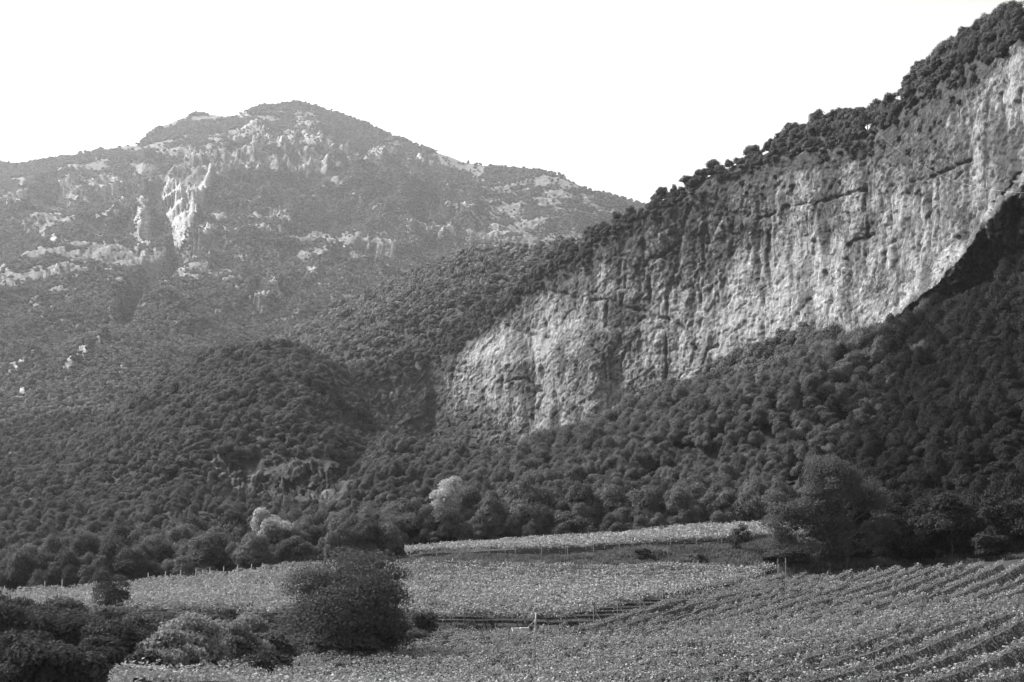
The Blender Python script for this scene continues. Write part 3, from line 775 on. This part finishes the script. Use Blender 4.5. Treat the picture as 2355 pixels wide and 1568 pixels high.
# first use of each near crown
proto_objs = []
first = {}
for o in C.objects:
    if o.type == 'MESH' and o.name.startswith('crown') and o.data.name not in first: first[o.data.name] = o
proto_objs = [first[m[0].name] for m in NEAR] + [first[m[0].name] for m in MID] + [first[m[0].name] for m in FAR]

def instancer(name, P, sc3, rz, pid, protos, **props):
    me = bpy.data.meshes.new(name); me.vertices.add(len(P)); me.vertices.foreach_set('co', np.ascontiguousarray(P, np.float32).ravel())
    a = me.attributes.new('inst_scale', 'FLOAT_VECTOR', 'POINT'); a.data.foreach_set('vector', np.ascontiguousarray(sc3, np.float32).ravel())
    rot = np.zeros((len(P), 3), np.float32); rot[:, 2] = rz
    a = me.attributes.new('inst_rot', 'FLOAT_VECTOR', 'POINT'); a.data.foreach_set('vector', rot.ravel())
    a = me.attributes.new('inst_kind', 'INT', 'POINT'); a.data.foreach_set('value', np.ascontiguousarray(pid, np.int32))
    o = link(name, me, **props)
    ng = bpy.data.node_groups.new(name + '_scatter', 'GeometryNodeTree')
    ng.interface.new_socket('Geometry', in_out='INPUT', socket_type='NodeSocketGeometry')
    ng.interface.new_socket('Geometry', in_out='OUTPUT', socket_type='NodeSocketGeometry')
    nn, ll = ng.nodes, ng.links
    gi, gout = nn.new('NodeGroupInput'), nn.new('NodeGroupOutput'); jo = nn.new('GeometryNodeJoinGeometry')
    def attr(n, t):
        x = nn.new('GeometryNodeInputNamedAttribute'); x.data_type = t; x.inputs[0].default_value = n; return x.outputs[0]
    A, B, K = attr('inst_scale', 'FLOAT_VECTOR'), attr('inst_rot', 'FLOAT_VECTOR'), attr('inst_kind', 'INT')
    for i, po in enumerate(protos):
        oi = nn.new('GeometryNodeObjectInfo'); oi.inputs['Object'].default_value = po; oi.transform_space = 'ORIGINAL'
        cmp = nn.new('FunctionNodeCompare'); cmp.data_type = 'INT'; cmp.operation = 'EQUAL'
        ins = [s for s in cmp.inputs if s.enabled and s.type == 'INT']
        ll.new(K, ins[0]); ins[1].default_value = i
        ip = nn.new('GeometryNodeInstanceOnPoints')
        ll.new(gi.outputs[0], ip.inputs['Points']); ll.new(cmp.outputs[0], ip.inputs['Selection'])
        ll.new(oi.outputs['Geometry'], ip.inputs['Instance']); ll.new(B, ip.inputs['Rotation']); ll.new(A, ip.inputs['Scale'])
        ll.new(ip.outputs[0], jo.inputs[0])
    ll.new(jo.outputs[0], gout.inputs[0])
    md = o.modifiers.new('scatter', 'NODES'); md.node_group = ng
    return o
zsc = r.uniform(.65, 1.5, len(fp))
instancer('forest', fp, np.stack([fr*r.uniform(.8, 1.2, len(fp)), fr, fr*zsc], 1), r.uniform(0, 6.28, len(fp)), pid, proto_objs,
          kind='stuff', label='dense broadleaf forest covering mountain, hills and cliff top', category='forest')
print('forest', len(fp), 'near', len(near_ids))

# ------------------------------------------------------------------ vineyards
def vine_row(name, p0, p1, label, group, seed, width=4.4, dens=20, size=0.15, crest=0.75, clip=None, posts=True, h0=1.35, post_at=None, clump=.42, pw=1.6, jit=.8, side=.5, body=False, hangp=.28):
    """one pergola row from p0 to p1 (plan): leafy roof on posts"""
    r = np.random.default_rng(seed); p0 = np.array(p0, float); p1 = np.array(p1, float)
    L = np.linalg.norm(p1-p0); d = (p1-p0)/L; nn_ = np.array([-d[1], d[0]])
    n = int(L*width*dens); s = r.uniform(0, L, n); t = r.uniform(-1, 1, n); t = t*np.abs(t)**(.15 if body is True else 0)
    xy = p0 + d*s[:, None] + nn_*(t*width/2)[:, None]
    if clip is not None:
        k = clip(xy[:, 0], xy[:, 1]); s, t, xy = s[k], t[k], xy[k]
        if len(s) < 60: return None
    n = len(s)
    cl = fbm(xy[:, 0]/1.5, xy[:, 1]/1.5, seed*3.1, 3, 17, 0.6)
    big = fbm(xy[:, 0]/5, xy[:, 1]/5, 2.2, 2, 23)
    prof = h0 + crest*(1-np.abs(t)**pw) + clump*cl + 0.2*big
    hang = r.random(n) < hangp
    z = prof + np.where(hang, -r.uniform(0, 1.0, n)*(0.4+np.abs(t)), r.normal(size=n)*0.13)
    z = np.maximum(z, 0.35)
    keep = (cl > -0.25 + 0.12*np.abs(t)) | (r.random(n) < 0.2)
    s, t, xy, z, cl = s[keep], t[keep], xy[keep], z[keep], cl[keep]; n = len(s)
    base = np.array([*( (p0+p1)/2 )]); bz = float(ground_z(base[0], base[1]))
    pos = np.stack([xy[:, 0]-base[0], xy[:, 1]-base[1], ground_z(xy[:, 0], xy[:, 1]) + z - bz], 1)
    tt_ = np.clip(t*5, -1, 1) if body is True else t
    nr = np.stack([nn_[0]*tt_*side, nn_[1]*tt_*side, np.ones(n)], 1) + jit*r.normal(size=(n, 3))
    V, F = leaves(pos, nr, size*r.uniform(.65, 1.4, n), 0.9, r, tri=1)
    mi_ = None
    if body:                                              # opaque inside added to the row: blocks sun, shade put into its colour
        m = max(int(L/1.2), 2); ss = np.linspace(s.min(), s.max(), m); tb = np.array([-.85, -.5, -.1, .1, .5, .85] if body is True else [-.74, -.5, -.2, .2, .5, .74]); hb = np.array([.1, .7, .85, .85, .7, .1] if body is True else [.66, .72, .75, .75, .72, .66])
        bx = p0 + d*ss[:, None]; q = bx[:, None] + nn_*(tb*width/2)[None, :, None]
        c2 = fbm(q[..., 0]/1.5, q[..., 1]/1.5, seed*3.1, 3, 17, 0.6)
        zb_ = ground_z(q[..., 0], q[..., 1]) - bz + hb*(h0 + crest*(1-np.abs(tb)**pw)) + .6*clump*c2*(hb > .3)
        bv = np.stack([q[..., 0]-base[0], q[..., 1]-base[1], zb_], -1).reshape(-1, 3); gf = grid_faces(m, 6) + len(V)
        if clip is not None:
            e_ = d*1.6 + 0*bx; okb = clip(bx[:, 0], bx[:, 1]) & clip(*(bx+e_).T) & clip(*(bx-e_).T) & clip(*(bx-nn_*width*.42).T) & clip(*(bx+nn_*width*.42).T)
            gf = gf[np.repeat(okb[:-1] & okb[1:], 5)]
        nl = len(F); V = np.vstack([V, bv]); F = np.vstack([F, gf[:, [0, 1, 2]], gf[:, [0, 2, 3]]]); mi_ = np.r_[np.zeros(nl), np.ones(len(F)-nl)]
    o = empty(name, (base[0], base[1], bz), label, 'vine row', group)
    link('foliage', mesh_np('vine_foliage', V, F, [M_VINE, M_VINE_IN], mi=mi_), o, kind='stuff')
    smin, smax = s.min(), s.max()
    if posts:
        for q in (post_at if post_at is not None else np.arange(smin+0.6, smax, 9.0)):
            x, y = p0 + d*q; g = float(ground_z(x, y)) - bz
            T = Tubes().tube([(x-base[0], y-base[1], g-0.3), (x-base[0], y-base[1], g+2.15)], [.075, .06], 6)
            link('post', T.mesh('vine_post', M_CONC), o)
    return o, (p0, d, nn_, smin, smax, base, bz)

# front vineyard: rows run towards the upper right
F1_S = [(2700,1700,80),(2700,1290,192),(2354,1287,200),(2200,1294,212),(2050,1302,220),(1900,1309,223),(1790,1319,227),(1700,1343,214),(1600,1366,203),(1500,1392,194),(1400,1418,187),
        (1310,1445,181),(1180,1452,175),(980,1460,166),(900,1467,157),(760,1492,144),(640,1512,132),(480,1527,123),(360,1542,116),(270,1562,106),(250,1600,95),(230,1800,62)]
F1P = [tuple(place(a, b, c)[:2]) for a, b, c in F1_S]
f1clip = lambda x, y: inpoly(x, y, F1P)
ang = R(35); dv = np.array([math.sin(ang), math.cos(ang)]); nv = np.array([math.cos(ang), -math.sin(ang)])
cnt = 0
for k in range(-64, 48):
    c0 = np.array([20.0, 120.0]) + nv*(k*3.5)
    a, b = c0 - dv*160, c0 + dv*160
    t = np.linspace(0, 1, 400)[:, None]; q = a + (b-a)*t
    ok = f1clip(q[:, 0], q[:, 1]); 
    q3 = np.stack([q[:, 0], q[:, 1], ground_z(q[:, 0], q[:, 1]) + 2], 1); a_, b_ = project(q3)
    ok &= (a_ > -60) & (a_ < 2560) & (b_ < 1640) & (q[:, 1] > 60)
    if ok.sum() < 8: continue
    tt = np.where(ok)[0]; lo, hi = q[tt[0]], q[tt[-1]]
    dist = (lo[1]+hi[1])/2
    vine_row('vine_row', lo, hi, 'leafy vine row running uphill in the broad front vineyard', 'vine rows of the front vineyard', 900+k,
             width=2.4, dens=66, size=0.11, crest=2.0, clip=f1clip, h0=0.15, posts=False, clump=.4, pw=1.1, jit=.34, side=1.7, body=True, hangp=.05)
    cnt += 1
print('front rows', cnt)

# middle vineyard: pergola rows across the slope, seen over their tops
F2_S = [(-60,1392,238),(0,1390,228),(190,1388,206),(300,1398,196),(500,1404,191),(700,1406,188),(1000,1408,186),(1310,1412,186),(1330,1408,187),(1420,1388,194),(1520,1364,202),(1620,1344,211),(1720,1326,222),(1790,1312,232),
        (1700,1309,234),(1400,1304,233),(1000,1300,231),(800,1302,236),(650,1305,241),(600,1310,240),(450,1328,238),(300,1342,236),(100,1360,242),(-60,1372,250)]
F2P = [tuple(place(a, b, c)[:2]) for a, b, c in F2_S]
f2clip = lambda x, y: inpoly(x, y, F2P)
d2 = np.array([1.0, -0.03]); d2 /= np.linalg.norm(d2)
row2 = []
for k in range(16):
    y0 = 188.5 + 4.3*k
    a, b = np.array([-105.0, y0 + 3]), np.array([80.0, y0 - 2.5])
    res = vine_row('vine_row', a, b, ('front pergola vine row with bare trunks showing above the track' if k == 0 else 'low pergola vine row lying across the middle vineyard'), 'vine rows of the middle vineyard', 1300+k,
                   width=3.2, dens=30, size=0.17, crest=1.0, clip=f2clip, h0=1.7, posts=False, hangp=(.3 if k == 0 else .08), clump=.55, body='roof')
    if res is None: continue
    o, (p0, d, nn_, s0, s1, base, bz) = res; row2.append(res)
    def loc(s, off, h):
        x, y = p0 + d*s + nn_*off
        return np.array([x-base[0], y-base[1], float(ground_z(x, y)) - bz + h])
    ends = np.arange(s0+1, s1, 14.0)
    link('post', Tubes().tube([loc(s1+.2, 0, -.3), loc(s1+.2, 0, 2.7)], [.09, .07], 6).mesh('end_post', M_WOOD), o)
    link('arm', Tubes().tube([loc(s1+.1, 2.0, 2.75), loc(s1+.6, -1.9, 1.5)], [.07, .06], 6).mesh('pergola_arm', M_WOOD), o)
    link('anchor_strut', Tubes().tube([loc(s1+1.6, 0, 0.0), loc(s1+.25, 0, 2.3)], [.06, .05], 5).mesh('anchor_strut', M_WOOD), o)
    for off in ((0.3,) if k % 4 == 1 else ()):
        q = [loc(s, off, 2.42 + 0.06*math.sin(s*0.7)) for s in np.arange(s0+1, s1, 6.0)]
        link('wire', Tubes().tube(q, .014, 4).mesh('vine_wire', M_WIRE), o)
    if k == 0:
        for s in np.arange(s0+1.5, s1-1, 2.6):
            j = r.normal(size=4)*.22
            link('vine_trunk', Tubes().tube([loc(s, -1.5, -.1), loc(s+j[0], -1.5+j[1], .9), loc(s+j[2], -1.3+j[3], 1.9)], [.09, .07, .05], 5).mesh('vine_trunk', M_BARK), o)
print('middle rows', len(row2))

# terrace vineyard below the forest edge
F4_S = [(930,1282,246),(1200,1275,248),(1500,1265,250),(1800,1246,252),(1960,1240,256),(1960,1192,284),(1800,1197,281),(1400,1225,276),(1100,1245,273),(930,1258,272)]
F4P = [tuple(place(a, b, c)[:2]) for a, b, c in F4_S]
f4clip = lambda x, y: inpoly(x, y, F4P)
c4 = 0
for k in range(-2, 14):
    y0 = 246.5 + 2.9*k
    a, b = np.array([-40.0, y0-4]), np.array([95.0, y0 + 6])
    res = vine_row('vine_row', a, b, 'vine row on the narrow upper terrace below the wood', 'vine rows of the upper terrace', 1500+k,
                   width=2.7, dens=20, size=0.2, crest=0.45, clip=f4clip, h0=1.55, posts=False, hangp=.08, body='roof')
    if res is None: continue
    c4 += 1
    if c4 <= 2:
        o, (p0, d, nn_, s0, s1, base, bz) = res
        for s in np.arange(s0+1, s1, 4.5):
            x, y = p0 + d*s - nn_*1.2; g = float(ground_z(x, y)) - bz
            link('post', Tubes().tube([(x-base[0], y-base[1], g-.3), (x-base[0], y-base[1], g+2.0)], [.06, .05], 5).mesh('vine_post', M_WOOD), o)
print('terrace rows', c4)

# ------------------------------------------------------------------ grass and weeds on the banks
def tuft(seed, n=16, h=.55):
    r = np.random.default_rng(seed); V = []; F = []
    for i in range(n):
        a = r.uniform(0, 6.28); b = r.uniform(.1, .5); hh = h*r.uniform(.5, 1.2); p = np.array([*(r.normal(size=2)*.16), -.05])
        dd = np.array([math.cos(a), math.sin(a), 0]); sd = np.array([-dd[1], dd[0], 0])*.03
        q = p + dd*b*hh*.5 + np.array([0, 0, hh*.7]); e = p + dd*b*hh*1.3 + np.array([0, 0, hh])
        k = len(V); V += [p-sd, p+sd, q+sd*.8, q-sd*.8, e, e]; F += [(k, k+1, k+2, k+3), (k+3, k+2, k+4, k+5)]
    return mesh_np('grass_tuft', np.array(V), np.array(F), M_GRASS)
BANK = [(880,1300,232),(1000,1298,233),(1400,1302,235),(1700,1307,236),(1830,1306,238),(1900,1290,245),(1860,1250,252),(1500,1264,250),(1200,1275,248),(900,1283,246)]
TRACK = [(940,1455,168),(1180,1449,172),(1310,1441,178),(1420,1404,190),(1400,1392,194),(1310,1410,188),(1000,1406,188),(930,1430,178)]
r = np.random.default_rng(77)
def fill(poly, n):
    q = np.array([place(a, b, c)[:2] for a, b, c in poly]); lo, hi = q.min(0), q.max(0)
    p = r.uniform(lo, hi, (n, 2)); p = p[inpoly(p[:, 0], p[:, 1], [tuple(v) for v in q])]
    return np.column_stack([p, ground_z(p[:, 0], p[:, 1])])
THICK = [(-150,1568,104),(200,1566,106),(480,1530,122),(640,1515,131),(760,1495,143),(980,1460,164),(940,1430,178),(700,1408,187),(300,1400,195),(0,1392,226),(-150,1400,236)]
CORNER = [(1800,1310,232),(1950,1304,233),(2150,1294,233),(2354,1284,222),(2354,1270,232),(1850,1296,244),(1780,1298,240)]
gp = np.vstack([fill(BANK, 16000), fill(TRACK, 500), fill(THICK, 16000), fill(CORNER, 5000)])
tuf = [link('grass_tuft', tuft(k), label='tall grass tuft on the bank below the terrace', category='grass tuft', group='single grass tufts on the bank') for k in range(3)]
for k, o in enumerate(tuf): o.location = tuple(gp[500*k + 50])
instancer('grass', gp, np.repeat(r.uniform(.7, 1.9, (len(gp), 1))*(1 + .8*fbm(gp[:, 0]/4, gp[:, 1]/4, 0, 2, 3))[:, None], 3, 1), r.uniform(0, 6.28, len(gp)), r.integers(0, 3, len(gp)), tuf,
          kind='stuff', label='rough grass and weeds on the bank and track between vineyards', category='grass')

# ------------------------------------------------------------------ single trees and shrubs
def big_tree(name, sx, sy, Y, lobes, n, size, mat, label, cat, seed, trunk_h, trunk_r, aspect=.4, core=.5, **kw):
    b = place(sx, sy, Y); b[2] = float(ground_z(b[0], b[1])) if kw.pop('on_ground', True) else b[2]
    grp = kw.pop('group', None)
    o = empty(name, b, label, cat, grp)
    link('crown', crown_mesh('crown', lobes, n, size, aspect, mat, seed, core=core, **kw), o)
    link('trunk', trunk_mesh('trunk', trunk_h, trunk_r, lobes, seed+1, k=8, limb=.45), o)
    return o
def lobes_in(seed, k, cx, cz, rx, rz, s=(.28, .42), ry=None):
    r = np.random.default_rng(seed); L = []
    for i in range(k):
        d = unit(r.normal(size=3)); q = r.uniform(.55, .8); sz = r.uniform(*s)
        L.append((cx + d[0]*rx*q, d[1]*(ry or rx)*q, max(cz + d[2]*rz*q, sz*rz*.6), sz*rx, sz*rz*.9))
    L.append((cx, 0, cz, rx*.5, rz*.5))
    return L

# big round dark tree at the vineyard's edge
Lb = lobes_in(1, 36, 0, 5.4, 7.0, 5.6, (.26, .38)) + lobes_in(2, 18, -1.8, 2.6, 7.2, 2.8, (.24, .38)) + lobes_in(11, 10, 2.2, 8.4, 4.6, 3.2, (.28, .42))
big_tree('locust_tree', 795, 1490, 143, Lb, 52000, .165, leaf_mat('locust_leaves', .068, var=.1, trans=.25), 'large dark round bushy tree standing alone between the vineyards', 'tree', 5, 7.0, .35, aspect=.42, core=.35, up=.3, jit=.42, sprig=True, droop=.3, feather=(.7, 1.35))
# tall dark tree on the right with a bare trunk
Lr = (lobes_in(3, 16, -1.5, 13.0, 5.6, 5.6) + lobes_in(4, 12, -9.5, 7.5, 4.8, 4.2) + lobes_in(5, 9, 4.6, 11.5, 3.6, 4.4) + lobes_in(6, 8, -5.0, 8.0, 4.5, 2.4)
      + lobes_in(7, 10, -8.0, 2.4, 5.5, 2.4) + lobes_in(9, 12, -1.0, 4.2, 4.2, 3.6) + lobes_in(8, 8, 5.5, 4.0, 4.0, 3.6))
big_tree('ash_tree', 1945, 1300, 236, Lr, 46000, .2, leaf_mat('ash_leaves', .08, var=.1, trans=.25), 'tall dark spreading tree with a bare trunk at the corner of the vineyards', 'tree', 15, 14.0, .45, aspect=.4, core=.3, up=.3, jit=.6, sprig=True, feather=(.7, 1.4))
# dark trees along the right edge of the front vineyard
rd = [(2080,1292,240,5.0,7.0),(2150,1290,243,5.2,9.5),(2190,1290,236,5.6,10.5),(2250,1285,240,4.6,7.5),(2310,1282,232,5.4,9.5),(2360,1278,230,5.8,10.5),(2030,1298,240,4.4,6.0),(2110,1290,234,3.6,4.6),(2270,1284,228,3.4,4.6)]
for i, (a, b, Y, rx, hz) in enumerate(rd):
    L = lobes_in(50+i, 15, 0, hz*.55, rx*.95, hz*.5)
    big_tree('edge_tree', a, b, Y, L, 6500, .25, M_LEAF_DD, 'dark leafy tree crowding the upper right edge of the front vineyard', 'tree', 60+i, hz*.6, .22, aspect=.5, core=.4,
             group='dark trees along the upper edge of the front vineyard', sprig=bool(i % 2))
# pale trees
Lp = lobes_in(21, 12, 0, 8.5, 4.4, 4.6, (.3, .42))
big_tree('pale_tree', 1028, 1245, 300, Lp, 7000, .17, M_LEAF_P, 'pale silvery tree rising out of the dark wood behind the terrace', 'tree', 22, 7.5, .25, aspect=.6, core=.4)
Lp = lobes_in(23, 12, 0, 7.4, 4.0, 4.4, (.3, .42))
big_tree('pale_tree', 622, 1312, 262, Lp, 6000, .16, M_LEAF_P, 'pale leafy tree above the fence posts of the left vineyard', 'tree', 24, 5.0, .2, aspect=.6, core=.4)
# little tree in front of the left vineyard
Lp = lobes_in(25, 11, 0, 4.4, 3.4, 2.9, (.3, .42))
big_tree('small_tree', 243, 1396, 188, Lp, 7500, .12, M_LEAF_D, 'small dark tree with a forked trunk before the left vineyard', 'tree', 26, 4.2, .15, aspect=.45, core=.0)
# rounded trees at the foot of the front hill
for i, (a, b, Y, rx, hz) in enumerate([(440,1330,258,2.6,6.0),(475,1330,262,2.2,5.0),(395,1335,258,3.2,7.5),(350,1338,260,3.4,8.5),(520,1322,262,3.0,6.5),(560,1318,262,2.8,6.5),(680,1300,262,3.6,7.0),(720,1292,266,3.4,7.0),
                                        (310,1342,262,3.2,6.5),(180,1362,262,3.4,6.0),(120,1370,262,3.0,5.0),(60,1376,262,3.4,5.5),(10,1382,262,3.4,5.0),(850,1270,282,4.5,10.0),(905,1262,284,4.5,9.0)]):
    L = lobes_in(150+i, 11, 0, hz*.52, rx, hz*.5)
    big_tree('edge_tree', a, b, Y, L, 3800, .16, M_LEAF_M, 'rounded tree along the wood edge behind the left vineyard', 'tree', 170+i, hz*.5, .16, aspect=.5, core=.45, group='rounded trees along the left wood edge')
# shrubs filling the lower left corner
SH = [(20,1470,172,3.6,3.2,0),(90,1440,178,3.0,2.0,1),(150,1470,160,3.4,3.6,1),(30,1540,128,3.8,4.4,0),(110,1530,132,3.4,4.2,0),(190,1500,146,3.6,3.8,1),(250,1480,156,3.2,3.4,1),(300,1440,172,2.8,2.0,1),
      (270,1540,126,3.2,3.8,0),(200,1556,118,2.6,3.0,0),(340,1500,142,3.6,4.0,1),(400,1460,160,3.0,3.0,1),(380,1535,124,3.0,3.2,2),(450,1520,130,3.6,4.2,2),(500,1490,142,3.2,3.6,1),(540,1510,134,3.0,3.4,1),(560,1455,158,2.6,3.6,2),
      (480,1445,166,2.8,2.4,1),(600,1500,138,2.8,3.0,1),(430,1425,178,2.4,1.5,1),(520,1420,180,2.6,2.4,0),(620,1440,166,2.4,3.0,1),(350,1415,186,2.2,1.1,1),(70,1500,150,3.4,3.6,1),(140,1425,186,2.6,1.4,1),(220,1430,180,2.4,1.5,1),
      (10,1420,196,3.0,1.8,0),(-40,1500,140,4,4.6,0),(330,1560,112,2.4,2.6,0),(600,1530,124,2.6,2.4,0),(970,1440,170,2.4,3.2,1),(940,1458,160,2.2,2.8,1),(1010,1446,174,1.8,1.4,1),(650,1470,152,2.6,3.4,1),(60,1565,112,3.0,3.2,0),(140,1568,110,2.8,3.0,0),(180,1600,98,2.4,3.0,0),(90,1610,96,3.0,3.2,0),(235,1592,100,1.7,1.8,1)]
SHL = {0: 'dark dense shrub in the thicket of the lower left corner', 1: 'mid grey bushy shrub of the thicket before the left vineyard', 2: 'pale bright topped shrub in the thicket beside the front vineyard'}
SHM = {0: M_LEAF_D, 1: M_LEAF_M, 2: leaf_mat('bright_leaves', .15, var=.15)}
for i, (a, b, Y, rx, hz, kd) in enumerate(SH):
    hz *= 1.25; L = lobes_in(250+i, 14, 0, hz*.5, rx, hz*.55, (.22, .42))
    big_tree('thicket_shrub', a, b, Y, L, 5000, .19, SHM[kd], SHL[kd], 'shrub', 280+i, hz*.5, .1, aspect=.55, core=.4, group=['dark thicket shrubs', 'grey thicket shrubs', 'bright thicket shrubs'][kd], sprig=True, fill=.25, feather=(.65, 1.4))
# shrubs on the bank
for i, (a, b, Y, rx, hz, lab) in enumerate([(1700,1268,247,2.6,5.2,'dark peaked bush on the bank below the upper terrace'), (1480,1288,242,1.9,1.9,'low dark bush half way along the grassy bank'),
                                             (1600,1284,242,1.8,1.5,'small round bush on the bank near the peaked bush'), (1780,1290,240,2.4,2.4,'dark bush on the bank under the tall dark tree'),
                                             (1830,1298,238,2.6,3.0,'dense bush at the foot of the tall dark tree'), (1380,1280,244,1.5,1.1,'tiny bush on the grassy bank')]):
    L = lobes_in(400+i, 8, 0, hz*.45, rx, hz*.5)
    big_tree('bank_bush', a, b, Y, L, 1800, .15, M_LEAF_D if i in (0, 1, 3, 4) else M_LEAF_M, lab, 'bush', 420+i, hz*.4, .08, aspect=.5, core=.55)

# ------------------------------------------------------------------ posts, crates, cables
def gpt(sx, sy, Y):
    p = place(sx, sy, Y); p[2] = float(ground_z(p[0], p[1])); return p
p = gpt(1229, 1446, 181)
o = empty('anchor_post', p, 'pale concrete corner post with slanting brace at the middle vineyard', 'post')
link('post', Tubes().tube([(0, 0, -.3), (.1, 0, 1.6), (.22, 0, 3.1)], [.14, .13, .11], 8).mesh('concrete_post', M_CONC), o)
link('brace', Tubes().tube([(-1.75, .2, .5), (.15, .05, 2.2)], [.07, .06], 6).mesh('post_brace', M_CONC), o)
link('stay', Tubes().tube([(.22, 0, 2.95), (3.4, .6, 1.0)], [.05, .05], 6).mesh('post_stay', M_WOOD), o)
for i, (a, lab) in enumerate([(1187, 'pale square crate left of its twin beside the concrete corner post'), (1206, 'taller pale crate next to the concrete corner post')]):
    q = gpt(a, 1452, 178 - i*.3); o = empty('crate', q, lab, 'crate', rz=.12)
    h = 1.5 + .12*i
    link('body', Tubes().box((-.5, -.45, .0), (.5, .45, h)).mesh('crate_body', M_CRATE, False), o)
    link('rim', Tubes().box((-.54, -.49, h), (.54, .49, h+.1)).mesh('crate_rim', M_CRATE, False), o)
for i, (a, b) in enumerate([(10,1368),(102,1364),(142,1358),(340,1341),(380,1337),(415,1333),(450,1329),(482,1326),(514,1321),(546,1317),(578,1313),(604,1309)]):
    Y = 237 + 6*(a < 200); q = gpt(a, b, Y)
    top = place(a, b-9, Y)[2]; h = max(top - q[2], 3.4)
    T = Tubes().tube([(0, 0, -.3), (0, 0, h)], [.08, .07], 6)
    o = link('fence_post', T.mesh('fence_post', M_CONC), label='pale thin post along the top edge of the left vineyard', category='post', group='posts along the left vineyard')
    o.location = tuple(q)
for a in (1789, 1807):
    q = gpt(a, 1312, 232); o = link('wooden_pole', Tubes().tube([(0, 0, -.3), (0, 0, 3.2)], [.08, .06], 6).mesh('wooden_pole', M_WOOD), label='thin bare pole standing at the upper tip of the middle vineyard', category='pole', group='pair of thin poles')
    o.location = tuple(q)
# power line crossing the valley in front of the cliff
def cable(pts3, rad_, label, group=None):
    pts3 = np.array(pts3); o = link('power_cable', Tubes().tube(pts3 - pts3[0], rad_, 4).mesh('power_cable', M_CABLE), label=label, category='cable')
    if group: o['group'] = group
    o.location = tuple(pts3[0])
for i in range(6):
    off = (i - 2.5)*6 + (2 if i > 2 else -2)
    t = np.linspace(0, 1, 24)
    sx = 1216 + off*.4 + (690 + off*.6 - 1216)*t**.92; sy = 632 + (1225-632)*t + 14*np.sin(math.pi*t)
    cable(place(sx, sy, 880*(1-t) + 330*t), 0.022, 'thin pale power cable slanting down across the left end of the cliff', 'power cables before the cliff')
t = np.linspace(0, 1, 20)
sx = np.interp(t, [0, .25, .6, 1], [2000, 2090, 2220, 2420]); sy = 290 + 155*(1-(1-t)**2.2)
cable(place(sx, sy, 520 - 190*t), 0.02, 'single thin cable sagging across the upper right of the cliff')

# ------------------------------------------------------------------ air
def haze(density, aniso):
    T = Tubes().box((-3600, -1000, -60), (3600, 6800, 2100))
    m, n, l = newmat('haze_air'); out = N(n, 'ShaderNodeOutputMaterial'); v = N(n, 'ShaderNodeVolumePrincipled')
    v.inputs['Color'].default_value = (.7, .7, .7, 1); v.inputs['Density'].default_value = density; v.inputs['Anisotropy'].default_value = aniso
    l.new(v.outputs[0], out.inputs['Volume'])
    link('haze', T.mesh('haze', m, False), kind='stuff', label='pale summer haze filling the valley', category='haze')
haze(0.000038, 0.5)
